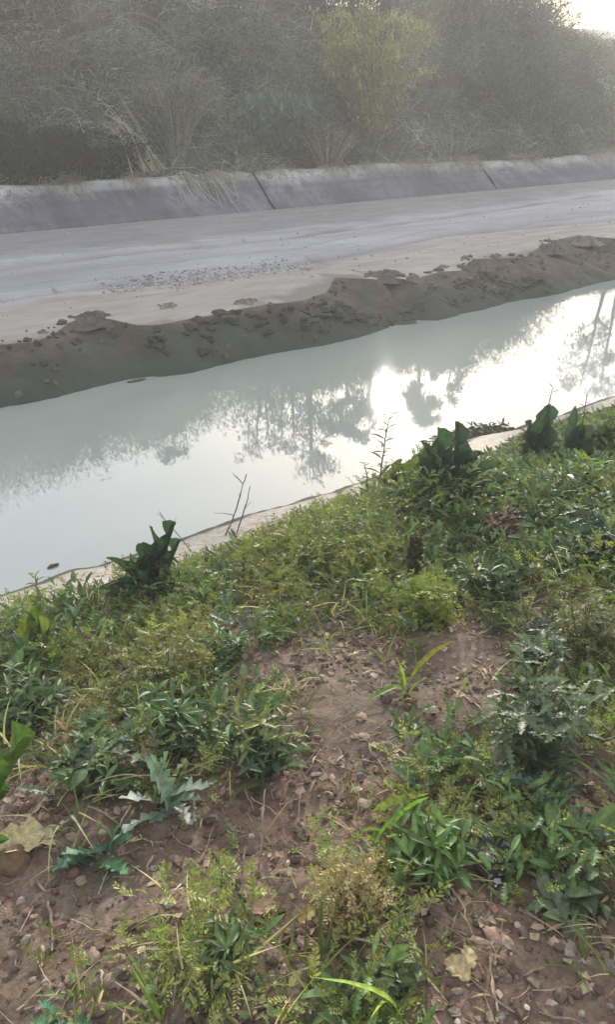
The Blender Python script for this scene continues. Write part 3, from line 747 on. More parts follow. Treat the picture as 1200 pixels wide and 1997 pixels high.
def clod(px, py, wpx, hpx, label, col=(.085, .07, .06), mat=M_STONE, name='mud_clod', n=5):
    P = at_z(px, py, .44); k = np.linalg.norm(P - EYE) / F_PX; W = wpx * k * .55; D = W * .55 + hpx * k * .5; Hh = hpx * k * .34
    z = road_h(P[0], P[1]) if P[1] > mud_v(P[0]) else P[2] - .05
    nr, na = 16, 56; r = np.linspace(0, 1, nr)[:, None]; a = np.linspace(0, 2 * np.pi, na, endpoint=False)[None]
    rim = 1 + .8 * fbm(np.cos(a) * 1.7 + px, np.sin(a) * 1.7, int(px), 4)
    x = r * rim * np.cos(a) * W; y = r * rim * np.sin(a) * D
    h = (1 - r ** 1.6) * (.55 + .9 * fbm(x / W * 2.6 + px, y / W * 2.6, int(px) + 3, 5)) + .5 * (1 - r ** 4) * fbm(x / W * 9, y / W * 9 + px, 9, 4)
    zz = np.clip(h, 0.0, 2) * Hh - .05 * r ** 2 - .01
    V = np.stack([x, y, zz + 0 * x], -1).reshape(-1, 3); i = (np.arange(nr - 1)[:, None] * na + np.arange(na)[None]).ravel(); j = (np.arange(nr - 1)[:, None] * na + (np.arange(na) + 1)[None] % na).ravel()
    F = np.stack([i, i + na, j + na, j], 1)
    C = np.clip(np.array(col)[None] * (1 + .6 * fbm(V[:, 0] / W * 4, V[:, 1] / W * 4 + px, 12, 4))[:, None], .01, 1)
    o = link(name, mesh_np(name, V, F, C, False), mat, None, (P[0], P[1], z + .01)); tag(o, label, 'clod'); return o
clod(180, 612, 110, 40, 'largest dark clod of mud on the track edge at the left', n=8)
clod(82, 640, 40, 20, 'small brown clod lying on the pale track near the left edge', (.12, .10, .085), n=3)
clod(325, 590, 70, 26, 'low crumbled heap of soil amid the pebbles of the track', (.16, .14, .115), n=6)
clod(480, 582, 55, 28, 'brown lump on the track edge before the mud steps up', (.15, .125, .105), n=4)
clod(745, 530, 110, 26, 'wide flat dark clod on the track above the stepped mud face', (.07, .06, .055), n=9)
clod(865, 515, 32, 20, 'small grey clod between the wide dark one and the tall one', (.14, .125, .12), n=3)
clod(935, 510, 44, 34, 'tall rounded clod on the mud edge below the right wall joint', (.11, .095, .09), n=4)
clod(1080, 478, 50, 40, 'steep dark clod at the mud edge left of the rightmost one', (.09, .08, .075), n=5)
clod(1140, 462, 60, 36, 'rightmost grey brown clod on the mud edge', (.13, .115, .105), n=5)

def pebble_field():
    s = Soup(); n = 1500
    u0 = at_z(190, 560, .45)[0]; u1 = at_z(640, 515, .45)[0]; u = u0 + (u1 - u0) * rng.beta(1.6, 1.9, n)
    P = np.stack([u, np.interp(u, *_r2) + rng.normal(-.12, .17, n), np.zeros(n)], 1)
    P2 = np.stack([U_(-1, 30, 1300), U_(8.2, 13.1, 1300), np.zeros(1300)], 1); P = np.concatenate([P, P2]); P = P[P[:, 1] > mud_v(P[:, 0]) + .08]
    vt = np.clip((P[:, 1] - mud_v(P[:, 0])) / (V_FOOT - mud_v(P[:, 0])), 0, 1); z = road_z(P[:, 0], P[:, 1], vt)
    n = len(P); P[:, 2] = z + .004
    V = lump(3, IV1, .3); inst(s, V, IF1, P, rotm(U_(0, 6, n), U_(-.5, .5, n), U_(-.5, .5, n)), np.stack([.006 + .022 * U_(0, 1, n) ** 2] * 3, 1) * [1, .8, .6], jitcol((.27, .255, .25), n, .45))
    o = s.build('gravel', M_STONE); tag(o, 'loose pebbles scattered along the wheel rut of the pale track', 'gravel', kind='stuff')
pebble_field()
def mud_debris():
    s = Soup(); n = 1500; u = U_(-2, 26, n); v = water_edge(u) + rng.normal(.06, .07, n); V = lump(9, IV1, .5)
    k = fbm(u * .8, 0 * u, 101, 3) > -.12; u, v = u[k], v[k]; n = len(u)
    t = np.clip((v - mud_v0(u)) / (mud_v(u) - mud_v0(u)), 0, 1); z = mud_z(u, v, t)
    inst(s, V, IF1, np.stack([u, v, np.maximum(z, -.01)], 1), rotm(U_(0, 6, n), U_(-.5, .5, n), U_(-.5, .5, n)), np.stack([U_(.02, .07, n), U_(.02, .06, n), U_(.01, .035, n)], 1), jitcol((.05, .048, .04), n, .4))
    # slumped crumbs all over the face
    n = 1100; u = U_(-2, 26, n); tt = U_(.25, 1.0, n); v = mud_v0(u) + (mud_v(u) - mud_v0(u)) * tt
    k = fbm(u * 1.7, v * 2.5, 102, 3) > .05; u, v, tt = u[k], v[k], tt[k]; n = len(u)
    inst(s, V, IF1, np.stack([u, v, mud_z(u, v, tt)], 1), rotm(U_(0, 6, n), U_(-.5, .5, n), U_(-.5, .5, n)), np.stack([U_(.012, .045, n)] * 3, 1), jitcol((.075, .062, .053), n, .4))
    n = 800; u = U_(-2, 26, n); v = mud_v(u) + rng.normal(-.04, .13, n); k = fbm(u * 1.2, 0 * u + 5, 103, 3) > -.05; u, v = u[k], v[k]; n = len(u)
    zz = np.where(v > mud_v(u), Z_ROAD + .01, mud_z(u, v, np.clip((v - mud_v0(u)) / (mud_v(u) - mud_v0(u)), 0, 1))); V2 = lump(19, IV, .7, 2.0)
    inst(s, V2, IF, np.stack([u, v, zz], 1), rotm(U_(0, 6, n), U_(-.3, .3, n), U_(-.3, .3, n)), np.stack([.010 + .05 * U_(0, 1, n) ** 3] * 3, 1) * [1.3, 1, .6], jitcol((.085, .065, .052), n, .35))
    n = 700; u = U_(-2, 26, n); v = water_edge(u) + rng.normal(.05, .08, n); k = fbm(u * .9, 0 * u + 3, 104, 4) > .02; u, v = u[k], v[k]; n = len(u)
    inst(s, V2, IF, np.stack([u, v, np.maximum(mud_z(u, v, np.clip((v - mud_v0(u)) / (mud_v(u) - mud_v0(u)), 0, 1)), -.01)], 1), rotm(U_(0, 6, n), U_(-.3, .3, n), U_(-.3, .3, n)), np.stack([U_(.03, .12, n), U_(.02, .07, n), U_(.012, .04, n)], 1), jitcol((.042, .038, .03), n, .4))
    o = s.build('mud_crumbs', M_STONE); tag(o, 'wet dark mud crumbs slumped along the far waterline', 'mud', kind='stuff')
mud_debris()

# ------------------------------------------------------------------ near bank: ground cover
KEY = ["............", "..........DD", "......bDDDDG", ".....bGGDDDD", "..D.GGGGGRDD", "GbDGGGGGDDDD", "GDGGTGYGGDsG", "DGGGDbbGbbTG",
       "DGDDTYbbbbTG", "DDDTDbbbgTTD", "bTbbbbbYGGTb", "bbbbbbYGYdDD", "bbbbGYYYbbbY", "bbbGgYYGYbbY", "bTbgbYgGbbbb", "bTbgbYgGbbbb"]
# rows centred at 750, 850, 900 (special), then every 100 from 1000
ROWY = np.array([750, 850, 910, 975, 1035, 1110, 1200, 1300, 1400, 1500, 1600, 1700, 1800, 1900, 1990, 2100])
def cover_at(px, py):
    jx = px + rng.normal(0, 26, len(px)); jy = py + rng.normal(0, 20, len(px))
    r = np.abs(jy[:, None] - ROWY[None]).argmin(1); c = np.clip((jx // 100).astype(int), 0, 11)
    A = np.array([list(x) for x in KEY]); return A[r, c]
BARE = [(700, 1330, 130, 95), (905, 1265, 75, 75), (690, 1470, 90, 110), (480, 1620, 230, 60), (180, 1790, 210, 120), (150, 1900, 170, 80), (620, 1560, 80, 90), (560, 1720, 120, 60), (1000, 1850, 110, 70), (960, 1930, 140, 60), (430, 1430, 45, 40),
        (1170, 1600, 60, 90), (860, 1400, 80, 50), (120, 1370, 60, 25)]
def bare_at(px, py):
    m = np.zeros(len(px)); wob = 1 + .35 * vnoise(px / 45., py / 45., 7)
    for cx, cy_, a, b in BARE: m = np.maximum(m, (np.hypot((px - cx) / a, (py - cy_) / b) * wob < 1.1))
    return m > 0
def scatter(n, umax=13.0):
    """uniform points on the near bank that the photograph could show"""
    u = U_(-1.6, umax, n); v = U_(0.3, 3.75, n)
    z = hn(u, v); P = np.stack([u, v, z], 1); px, py, f = to_px(P)
    ok = (f > .3) & (px > -420) & (px < 1500) & (py < 2350) & (v - (near_wl(u) - V_NEAR) < 3.24 + .24 * np.clip((u - 4.2) / 1.5, 0, 1) + .30 * fbm(u * 2.5, v, 33, 3))
    return P[ok], px[ok], py[ok]
def cls_filter(P, px, py, chars, p_in, p_out=0.0, bare=0.06):
    c = cover_at(px, py); pr = np.full(len(P), p_out)
    for ch, pv in zip(chars, p_in): pr[c == ch] = pv
    pr = pr * np.where(bare_at(px, py), bare, 1.0)
    k = U_(0, 1, len(P)) < pr; return P[k]
def clumpy(P, f, thr, seed): return P[vnoise(P[:, 0] * f, P[:, 1] * f, seed) > thr]

def cover(name, label, N0, chars, probs, bare, T, hgt, L, wid, col, var, k_per, spread, mat, cat, pitch=(0.1, 1.2), cl=None, umax=13.0, p_out=0.0, hue=.1):
    P, px, py = scatter(N0, umax); P = cls_filter(P, px, py, chars, probs, p_out, bare)
    if cl: P = clumpy(P, *cl)
    n = len(P); big = U_(.45, 1.25, n) * (.6 + 1.7 * vnoise(P[:, 0] * 2.1, P[:, 1] * 2.1, 401) ** 2)
    big = big * np.clip(.1 + (3.3 + .3 * np.clip((P[:, 0] - 4.2) / 1.5, 0, 1) - (P[:, 1] - near_wl(P[:, 0]) + V_NEAR)) * 1.3, .3, 1)
    i = np.repeat(np.arange(n), k_per); m = len(i)
    hz = hgt * U_(0, 1, m) ** 1.2 * big[i]
    a = U_(0, 6.28, m); rr = spread * np.sqrt(U_(0, 1, m)) * big[i]
    p = P[i] + np.stack([np.cos(a) * rr, np.sin(a) * rr, hz], 1)
    gz = hn(p[:, 0], p[:, 1]); p[:, 2] = np.maximum(p[:, 2], gz + .003)
    tint = (jitcol(col, n, var, hue) * (.65 + .8 * vnoise(P[:, 0] * 2.7, P[:, 1] * 2.7, 402 + len(name)))[:, None])[i] * (1 + U_(-.22, .22, (m, 1)))
    s = Soup(); leaves(s, T, p, -a + np.pi / 2 * 0 + a * 2 - np.pi / 2 + U_(-.7, .7, m), U_(*pitch, m), U_(-.6, .6, m), U_(*L, m) * (.6 + .4 * np.minimum(big[i], 1.1)), wid, tint)
    o = s.build(name, mat, smooth=False); tag(o, label, cat, kind='stuff'); return p, tint
cover('feathery_weeds', 'yellow green feathery leaved weeds carpeting the bank', 27000, 'GYDgRT', (1, .25, .25, .3, .3, .25), .03, T_FEATHER, .14, (.03, .072), 1.0, (.175, .198, .052), .35, 9, .045, M_LEAF, 'weeds', cl=(2.2, .30, 201))
T_MIX = [T_LOBED, T_LANCE, T_OVATE, T_LANCE]
cover('leafy_weeds', 'dark green leafy weeds matted over the bank', 27000, 'DGTRgd', (1, .34, .8, .5, .6, .5), .03, T_MIX, .12, (.03, .075), 1.0, (.072, .118, .042), .35, 8, .045, M_LEAF, 'weeds', cl=(2.6, .34, 202))
cover('ovate_weeds', 'small rounded pale green leaves low among the weeds', 9000, 'DGTgd', (.7, .5, .6, .6, .5), .08, T_OVATE, .06, (.012, .030), 1.1, (.150, .185, .075), .4, 10, .035, M_LEAF, 'weeds', cl=(3, .38, 203))
cover('thistle_leaves', 'bluish grey green thistle leaves spreading between the weeds', 3400, 'TDdg', (1, .35, .4, .4), .05, T_LOBED, .07, (.045, .10), 1.25, (.085, .130, .092), .3, 7, .045, M_LEAF, 'weeds', cl=(1.9, .45, 204))
cover('grass', 'green grass blades rising between the weeds', 6500, 'GDTYgdRs', (1, .8, .8, .8, .9, .8, .6, .5), .06, T_BLADE, .02, (.05, .14), .9, (.13, .17, .05), .4, 6, .03, M_GRASS, 'grass', pitch=(.4, 1.4), cl=(2.4, .33, 205))
cover('bent_grass', 'pale drooping grass blades lying over the weeds', 6000, 'GDTYgdRsb', (1, .6, .7, 1, .9, .8, .7, .6, .10), .08, T_BLADE2, .05, (.05, .13), .9, (.40, .38, .20), .4, 4, .05, M_GRASS, 'grass', pitch=(.1, 1.1), cl=(2.0, .36, 206))
cover('dry_grass', 'tan withered grass and stems in the bare patches', 6500, 'YGbsRgD', (1, .15, .08, .5, .9, .4, .1), .35, T_BLADE2, .025, (.03, .10), .7, (.34, .27, .16), .35, 7, .04, M_GRASS, 'grass', pitch=(-.1, .9), cl=(2.2, .25, 207))
cover('withered_leaves', 'reddish brown withered leaves among the weeds', 1900, 'RYsbG', (1, .5, .6, .05, .08), .4, T_LOBED, .05, (.025, .06), 1.1, (.19, .12, .075), .35, 6, .045, M_LITTER, 'leaves', pitch=(-.2, .9))

def ground_bits():
    # flat flakes of dead leaf, straw and bark
    P, px, py = scatter(46000, 9); c = cover_at(px, py); pr = np.where(np.isin(c, list('bYsR')) | bare_at(px, py), .75, .12)
    P = P[(U_(0, 1, len(P)) < pr) & (vnoise(P[:, 0] * 5, P[:, 1] * 5, 301) > .33)]; n = len(P); P[:, 2] = hn(P[:, 0], P[:, 1]) + U_(.002, .010, n)
    s = Soup(); k = n * 2 // 3
    leaves(s, T_CARD, P[:k], U_(0, 6.28, k), U_(-.5, .5, k), U_(-.5, .5, k), .006 + .022 * U_(0, 1, k) ** 2.2, .8, jitcol((.31, .24, .165), k, .5))
    leaves(s, T_LANCE, P[k:], U_(0, 6.28, n - k), U_(-.15, .35, n - k), U_(-.6, .6, n - k), U_(.012, .05, n - k), .8, jitcol((.34, .27, .18), n - k, .45))
    tag(s.build('leaf_litter', M_LITTER), 'small flakes of dead leaf and straw strewn over the bare soil', 'litter', kind='stuff')
    # crumbs of soil and grit
    P, px, py = scatter(90000, 9); P = P[vnoise(P[:, 0] * 4, P[:, 1] * 4, 302) > .3]; n = len(P); P[:, 2] = hn(P[:, 0], P[:, 1]) + .001
    s = Soup()
    for j, (f, cc) in enumerate(((.55, (.115, .078, .056)), (.3, (.175, .125, .09)), (.15, (.25, .205, .165)))):
        a = int(n * (0, .55, .85)[j]); b = int(n * (.55, .85, 1)[j]); m = b - a; r = .002 + .015 * U_(0, 1, m) ** 4
        inst(s, lump(20 + j, IV1, .45), IF1, P[a:b], rotm(U_(0, 6, m), U_(-1, 1, m), U_(-1, 1, m)), np.stack([r * U_(.7, 1.4, m), r, r * U_(.5, .9, m)], 1), jitcol(cc, m, .35))
    tag(s.build('soil_crumbs', M_STONE), 'crumbs of reddish brown soil and grit on the bare ground', 'soil', kind='stuff')
    n = 160; P, px, py = scatter(9000, 8); b = bare_at(px, py) | np.isin(cover_at(px, py), list('bs')); P = P[b][:420]; n = len(P)
    P[:, 2] = hn(P[:, 0], P[:, 1]) + .006
    az = U_(0, 6.28, n); L = U_(.03, .12, n); K = 5; t = np.linspace(-.5, .5, K)[None]
    Q = np.stack([P[:, :1] + np.cos(az)[:, None] * L[:, None] * t, P[:, 1:2] + np.sin(az)[:, None] * L[:, None] * t, P[:, 2:] + 0 * t], -1) + rng.normal(0, .003, (n, K, 3))
    Q[..., 2] = np.maximum(Q[..., 2], hn(Q[..., 0], Q[..., 1]) + .003)
    s = Soup(); tubes(s, Q, np.tile(U_(.0008, .0024, (n, 1)), (1, K)), jitcol((.27, .21, .16), n, .4)); tag(s.build('twig_litter', M_LITTER), 'thin broken twigs and straws lying on the bare soil', 'litter', kind='stuff')
ground_bits()

# ------------------------------------------------------------------ near bank: plants and other single things
def mm(P): return np.linalg.norm(P - EYE) / F_PX          # metres per photograph pixel at P
def single_leaf(name, root, base, yaw, pitch, roll, L, wid, T, col, mat=M_LEAF, stalk=0.0):
    s = Soup(); leaves(s, T, np.array([base]), np.array([yaw]), np.array([pitch]), np.array([roll]), np.array([L]), wid, np.array([col])); return s.build(name, mat, root, smooth=True)
# azimuth helpers: the leaf's +Y turned so that it points to picture right / away
YR = HEAD_R = R(HEAD - 90) - np.pi / 2   # yaw whose +Y points to picture right
def plant_leaves(name, label, px, py, specs, T, col, cat='plant', wid=1.0, lift=0.0, var=.2, stems=None):
    """specs: (dx, dy, leaf start fraction) tips in photograph pixels from the base, depth turn"""
    b = ground_at(px, py); k = mm(b); root = empty(name, tuple(b - [0, 0, .01]), label, cat)
    if name == 'dock_plant' and px > 0:      # docks are crowded: a shorter companion beside every leaf
        specs = specs + [(dx + U_(-22, 22), dy * U_(.5, .9), turn + U_(-.5, .5)) for (dx, dy, turn) in specs]
    for (dx, dy, turn) in specs:
        # a leaf from the base whose tip shows dx right and dy up; turn leans it towards (+) or from (-) the viewer
        dz = dy * k / math.cos(R(PITCH)); dr = dx * k; dd = -turn * math.hypot(dz, dr)
        d = np.array([RGT[0] * dr + math.cos(_h) * dd, RGT[1] * dr + math.sin(_h) * dd, dz]); L = np.linalg.norm(d)
        yaw = math.atan2(d[1], d[0]) - np.pi / 2; pit = math.asin(np.clip(d[2] / L, -1, 1)) + .22
        T2 = T_DOCK2 if (T is T_DOCK and px > 0 and name == 'dock_plant' and U_(0, 1) < .4) else T
        single_leaf('leaf', root, b + [rng.normal(0, .022) * (px > 0), rng.normal(0, .022) * (px > 0), lift], yaw, pit + (.25 if T2 is not T else 0), U_(-.5, .5), L * (.92 if name == 'dock_plant' and px > 0 else 1.0), wid * U_(.75, 1.2), T2, jitcol(col, 1, var, .18)[0])
    return root, b, k
DK = (.032, .062, .036)
plant_leaves('dock_plant', 'dark dock plant with upright crinkled leaves against the bright water at the left', 300, 1175,
    [(-72, 98, .2), (-60, 70, .3), (-35, 85, .5), (-16, 138, 0), (-4, 128, .1), (-24, 110, .2), (12, 105, .3), (48, 90, .4), (86, 150, 0), (70, 115, .1), (58, 92, .3), (30, 70, .8), (-60, 35, .9), (-95, 40, .6), (60, 40, .9), (-20, 50, 1.2), (20, 50, 1.2), (-45, 60, 1.0), (40, 62, .9), (0, 80, .7)], T_DOCK, DK, wid=.62)
plant_leaves('dock_plant', 'largest dock clump with tall dark leaves beneath the sun glint', 855, 1005,
    [(-62, 120, 0), (-50, 135, .1), (-34, 180, 0), (-24, 165, .1), (-12, 150, .3), (5, 120, .3), (-40, 110, .3), (24, 128, 0), (34, 112, .2), (50, 95, .2), (95, 118, .2), (112, 98, .3), (-90, 90, .3), (-60, 60, .6), (20, 75, .7), (75, 65, .5), (-30, 65, .8), (-100, 55, .5), (50, 135, -.2), (0, 95, .6), (-15, 80, .8), (60, 50, .9), (-70, 40, .9), (35, 85, .5), (10, 140, .1)], T_DOCK, DK, wid=.56)
plant_leaves('dock_plant', 'light green broad leaves at the left foot of the largest dock clump', 775, 985,
    [(-30, 60, .2), (0, 100, 0), (25, 80, .3), (-15, 30, .8), (60, 108, .1), (-8, 70, .5), (12, 50, .7)], T_DOCK, (.095, .135, .04), wid=1.1)
plant_leaves('dock_plant', 'dock with rounded dark leaves under a leafless stalk near the right', 1035, 905,
    [(-28, 62, .2), (-38, 42, .5), (-14, 56, .3), (30, 70, .2), (45, 52, .4), (16, 60, .4), (2, 85, 0), (-6, 118, 0), (12, 106, -.1), (-20, 30, .9), (24, 35, .9), (-45, 20, .9), (52, 28, .9), (0, 45, .8)], T_DOCK, DK, wid=.85)
plant_leaves('dock_plant', 'small dark dock at the water edge near the right picture edge', 1130, 895,
    [(-25, 55, .2), (20, 60, .2), (0, 92, 0), (35, 35, .5), (-35, 25, .5), (8, 70, -.1), (-12, 72, .1), (28, 48, .5), (-18, 38, .7), (10, 40, .7)], T_DOCK, DK, wid=.85)
def dock_ring(px, py, w_, h_, n, label, col=DK, wid=.8):
    n = int(n * 1.5); sp = [(U_(-1, 1) * w_, h_ * U_(.25, 1) * (1 - .4 * abs(U_(-1, 1))), U_(0, 1.1)) for _ in range(n)]
    plant_leaves('dock_plant', label, px, py, sp, T_DOCK, col, wid=wid, var=.35)
dock_ring(870, 1010, 95, 120, 16, 'crowded upright leaves in the heart of the largest dock clump', (.045, .08, .04), .6)
dock_ring(300, 1180, 70, 95, 10, 'inner crinkled leaves of the left dock plant', (.05, .085, .05), .6)
dock_ring(935, 965, 60, 70, 12, 'low bushy dock filling the gap between the largest clump and the rounded one')
dock_ring(1085, 925, 55, 60, 11, 'low dark dock between the rounded dock and the one at the water edge', (.04, .08, .04))
dock_ring(1185, 880, 45, 70, 10, 'dark dock cut by the right edge of the picture near the water', (.045, .075, .04))
dock_ring(845, 1030, 70, 60, 12, 'mid green spreading dock leaves at the foot of the largest dock', (.06, .11, .045))
dock_ring(340, 1165, 55, 60, 10, 'olive brown dock leaves drooping right of the left dock plant', (.075, .08, .04))
plant_leaves('lettuce_weed', 'upright bright green weed with broad leaves near the left edge', 90, 1300,
    [(-32, 80, .1), (-15, 110, 0), (5, 115, .1), (25, 90, 0), (35, 60, .3), (-35, 45, .5), (0, 70, .5), (-22, 95, .1), (14, 102, .2), (40, 80, .1), (-8, 60, .7)], T_DOCK, (.11, .16, .035), wid=.85)
plant_leaves('dock_plant', 'two short dark upright leaves in the middle of the feathery weeds', 640, 1105, [(-5, 62, 0), (10, 50, .2), (-15, 30, .4)], T_DOCK, DK, wid=1.5)
plant_leaves('dock_plant', 'big smooth green leaves reaching in from the left edge', -60, 1690,
    [(195, 200, 0), (120, 110, 0), (112, 290, 0), (70, 190, 0), (85, 20, .1)], T_DOCK, (.06, .13, .03), wid=.7, lift=.05)
plant_leaves('silver_thistle', 'silvery blue thistle with two bright leaves forming a V at the lower left', 325, 1575,
    [(-34, 112, 0), (26, 112, 0), (-30, 100, .05), (22, 98, .05), (-70, 60, .4), (70, 55, .4), (-90, 20, .8), (60, 10, 1.0), (0, 30, 1.2), (-45, 5, 1.2), (95, 70, .3)], T_LOBED, (.20, .27, .22), wid=1.05)
plant_leaves('thistle_rosette', 'small teal thistle rosette on the bare soil at lower left', 197, 1665,
    [(-50, 40, .5), (45, 45, .4), (-20, 55, .1), (20, 60, .1), (-45, 5, 1), (45, 0, 1), (0, 10, 1.4), (-60, 20, .7), (60, 22, .6), (0, 40, .6)], T_LOBED, (.065, .14, .09), wid=1.5)
plant_leaves('thistle_rosette', 'teal thistle rosette cut by the bottom edge of the picture', 110, 2005,
    [(-55, 40, .5), (50, 45, .4), (-20, 50, .1), (20, 55, .1), (-75, 15, .8), (70, 12, .8), (0, 20, 1.0), (-30, 30, .7), (35, 30, .6)], T_LOBED, (.095, .18, .13), wid=1.4)
plant_leaves('blade_weed', 'bright yellow green blades beside the reddish soil mound', 800, 1355,
    [(72, 105, .1), (-12, 85, 0), (30, 50, .2), (-40, 30, .6), (-25, 60, .3), (-60, 5, .8), (10, 30, .9)], T_LANCE, (.20, .28, .05), wid=.55)
plant_leaves('blade_weed', 'single bright lime leaf lying level at the right', 1075, 1385, [(75, 10, .1), (20, 25, .3)], T_LANCE, (.28, .33, .03), wid=1.7)
plant_leaves('blade_weed', 'lime green upright blades in the leafy patch right of the centre', 745, 1640,
    [(65, 110, .1), (20, 95, .2), (90, 60, .3), (40, 40, .7), (-20, 55, .4)], T_LANCE, (.20, .30, .04), wid=.7)
plant_leaves('blade_weed', 'lime green bent stem and leaves near the bottom edge', 770, 1970,
    [(-50, 165, 0), (-10, 110, .2), (75, 25, .5), (-70, 20, .5), (30, 70, .4)], T_BLADE2, (.26, .36, .06), wid=1.6)

def bushy(name, label, px, py, wpx, hpx, T, L, col, n, stemc=(.12, .12, .06), wid=1.0, topc=None, cat='plant', lean=(0, 0)):
    b = ground_at(px, py); k = mm(b); W = wpx * k / 2; Hh = hpx * k / math.cos(R(PITCH))
    root = empty(name, tuple(b - [0, 0, .01]), label, cat)
    ns = max(5, n // 14); K = 6; t = np.linspace(0, 1, K)[None]; az = U_(0, 6.28, ns); rr = W * U_(0, .8, ns) ** .8; hh = Hh * U_(.5, 1, ns)
    X = b[0] + np.cos(az)[:, None] * rr[:, None] * t + lean[0] * k * t ** 2; Y = b[1] + np.sin(az)[:, None] * rr[:, None] * t; Z = b[2] - .01 + hh[:, None] * t
    P = np.stack([X, Y, Z], -1) + rng.normal(0, .004, (ns, K, 3)); s = Soup(); tubes(s, P, np.tile(np.linspace(.0035, .0014, K), (ns, 1)), jitcol(stemc, ns), 4); s.build('stem', M_LEAF, root)
    i = rng.integers(0, ns, n); q = rng.integers(1, K, n); p = P[i, q]; f = Soup()
    c = jitcol(col, n, .3)
    if topc is not None:
        w_ = np.clip((p[:, 2] - b[2]) / Hh * 1.6 - .6, 0, 1)[:, None]; c = c * (1 - w_) + jitcol(topc, n, .25) * w_
    leaves(f, T, p, U_(0, 6.28, n), U_(-.5, .9, n), U_(-.6, .6, n), U_(L[0], L[1], n), wid, c); f.build('foliage', M_LEAF, root, smooth=True); return root
bushy('leafy_weed', 'blue green weed with a yellowish top spilling over the bare soil', 515, 1500, 165, 120, T_MIX, (.025, .058), (.055, .105, .065), 560, topc=(.20, .21, .05))
bushy('mugwort_plant', 'large grey green mugwort covering the ground on the right', 1035, 1500, 230, 170, T_LOBED, (.03, .075), (.095, .125, .068), 800)
bushy('mugwort_plant', 'drooping grey green mugwort above the large one', 1045, 1330, 110, 90, T_LOBED, (.03, .07), (.11, .145, .09), 300)
bushy('feathery_bush', 'bright yellow green feathery plant right of the brown flower spike', 845, 1215, 120, 80, T_FEATHER, (.035, .075), (.22, .26, .04), 520)
bushy('feathery_bush', 'dull olive bushy weed with tiny leaves by the right edge', 1140, 1290, 150, 120, T_FEATHER, (.03, .06), (.17, .18, .07), 750)
bushy('leafy_weed', 'dark green bushy weed behind the lime blades right of the centre', 830, 1690, 170, 90, T_LANCE, (.03, .07), (.095, .165, .045), 420)
bushy('leafy_weed', 'green weed clump standing left of the tan dead grass at the bottom', 440, 1880, 115, 90, T_LANCE, (.022, .05), (.11, .16, .06), 300)
bushy('leafy_weed', 'dull green tangle of leaves in the bottom middle', 760, 1930, 150, 70, T_OVATE, (.018, .035), (.09, .125, .05), 260)
bushy('leafy_weed', 'pale spoon leaved weed beside the black plastic scrap', 1110, 1775, 130, 50, T_OVATE, (.04, .075), (.13, .165, .10), 110)
bushy('leafy_weed', 'dark tangled weed below the red brown dock patch', 960, 1175, 140, 80, T_MIX, (.03, .07), (.05, .085, .035), 420)
bushy('leafy_weed', 'dark bushy plant on the bank at the right edge', 1165, 1130, 170, 110, T_LOBED, (.04, .09), (.035, .075, .035), 600)
bushy('leafy_weed', 'dark green weed mound above the silvery V shaped thistle', 345, 1455, 180, 85, T_LANCE, (.03, .07), (.07, .125, .045), 520)
bushy('leafy_weed', 'dark green weed mound between the left edge leaves and the silvery thistle', 190, 1530, 190, 75, T_MIX, (.03, .07), (.075, .125, .05), 520)
bushy('leafy_weed', 'loose green weed tuft at left below the lettuce like weed', 60, 1400, 150, 70, T_LANCE, (.03, .07), (.08, .13, .06), 420)
bushy('feathery_bush', 'yellowish grassy mound left of the bare soil', 330, 1340, 210, 80, T_FEATHER, (.03, .07), (.21, .22, .07), 620)
bushy('leafy_weed', 'bright green leafy mound on the left of the upper bare soil', 430, 1300, 120, 60, T_LANCE, (.03, .065), (.08, .15, .05), 360)
bushy('feathery_bush', 'yellow green feathery mound beneath the crossing of twigs and water', 560, 1130, 200, 95, T_FEATHER, (.03, .075), (.23, .25, .045), 800)
bushy('feathery_bush', 'bright feathery mound left of the brown flower spike', 710, 1140, 150, 90, T_FEATHER, (.03, .075), (.24, .26, .04), 700)
bushy('leafy_weed', 'fresh green leafy mound right of the largest dock clump', 1000, 985, 150, 60, T_LANCE, (.04, .08), (.08, .17, .05), 420)
bushy('leafy_weed', 'bright green leaves near the right edge behind the dark bushy plant', 1165, 975, 110, 70, T_LANCE, (.05, .10), (.14, .22, .04), 300)
bushy('dry_bush', 'tan withered tuft standing beside the lowest green tangle', 690, 1800, 130, 130, T_FEATHER, (.03, .06), (.34, .27, .12), 420)
bushy('withered_dock', 'reddish brown withered plant among the green weeds at the right', 985, 1060, 100, 60, T_LOBED, (.035, .07), (.17, .115, .085), 260)

def spike():
    b = ground_at(805, 1165); k = mm(b); Hh = 118 * k / math.cos(R(PITCH)); root = empty('flower_spike', tuple(b), 'upright brown green flower spike standing alone in the feathery weeds', 'plant')
    s = Soup(); t = np.linspace(0, 1, 8); P = np.stack([b[0] + 0 * t, b[1] + 0 * t, b[2] + Hh * t * .97], 1); tubes(s, P[None], np.full((1, 8), .006), np.array([[.10, .10, .04]]), 6); s.build('stem', M_LEAF, root)
    n = 900; h = U_(.35, 1, n); a = U_(0, 6.28, n); r = .024 * np.clip((1.04 - h) * 6, 0, 1) ** .5 * U_(.5, 1, n)
    p = np.stack([b[0] + np.cos(a) * r, b[1] + np.sin(a) * r, b[2] + Hh * h], 1); s = Soup()
    leaves(s, T_OVATE, p, a - np.pi / 2, U_(.2, 1.3, n), U_(-.4, .4, n), U_(.010, .022, n), 1.2, jitcol((.085, .085, .04), n, .4)); s.build('flower_head', M_LEAF, root)
spike()
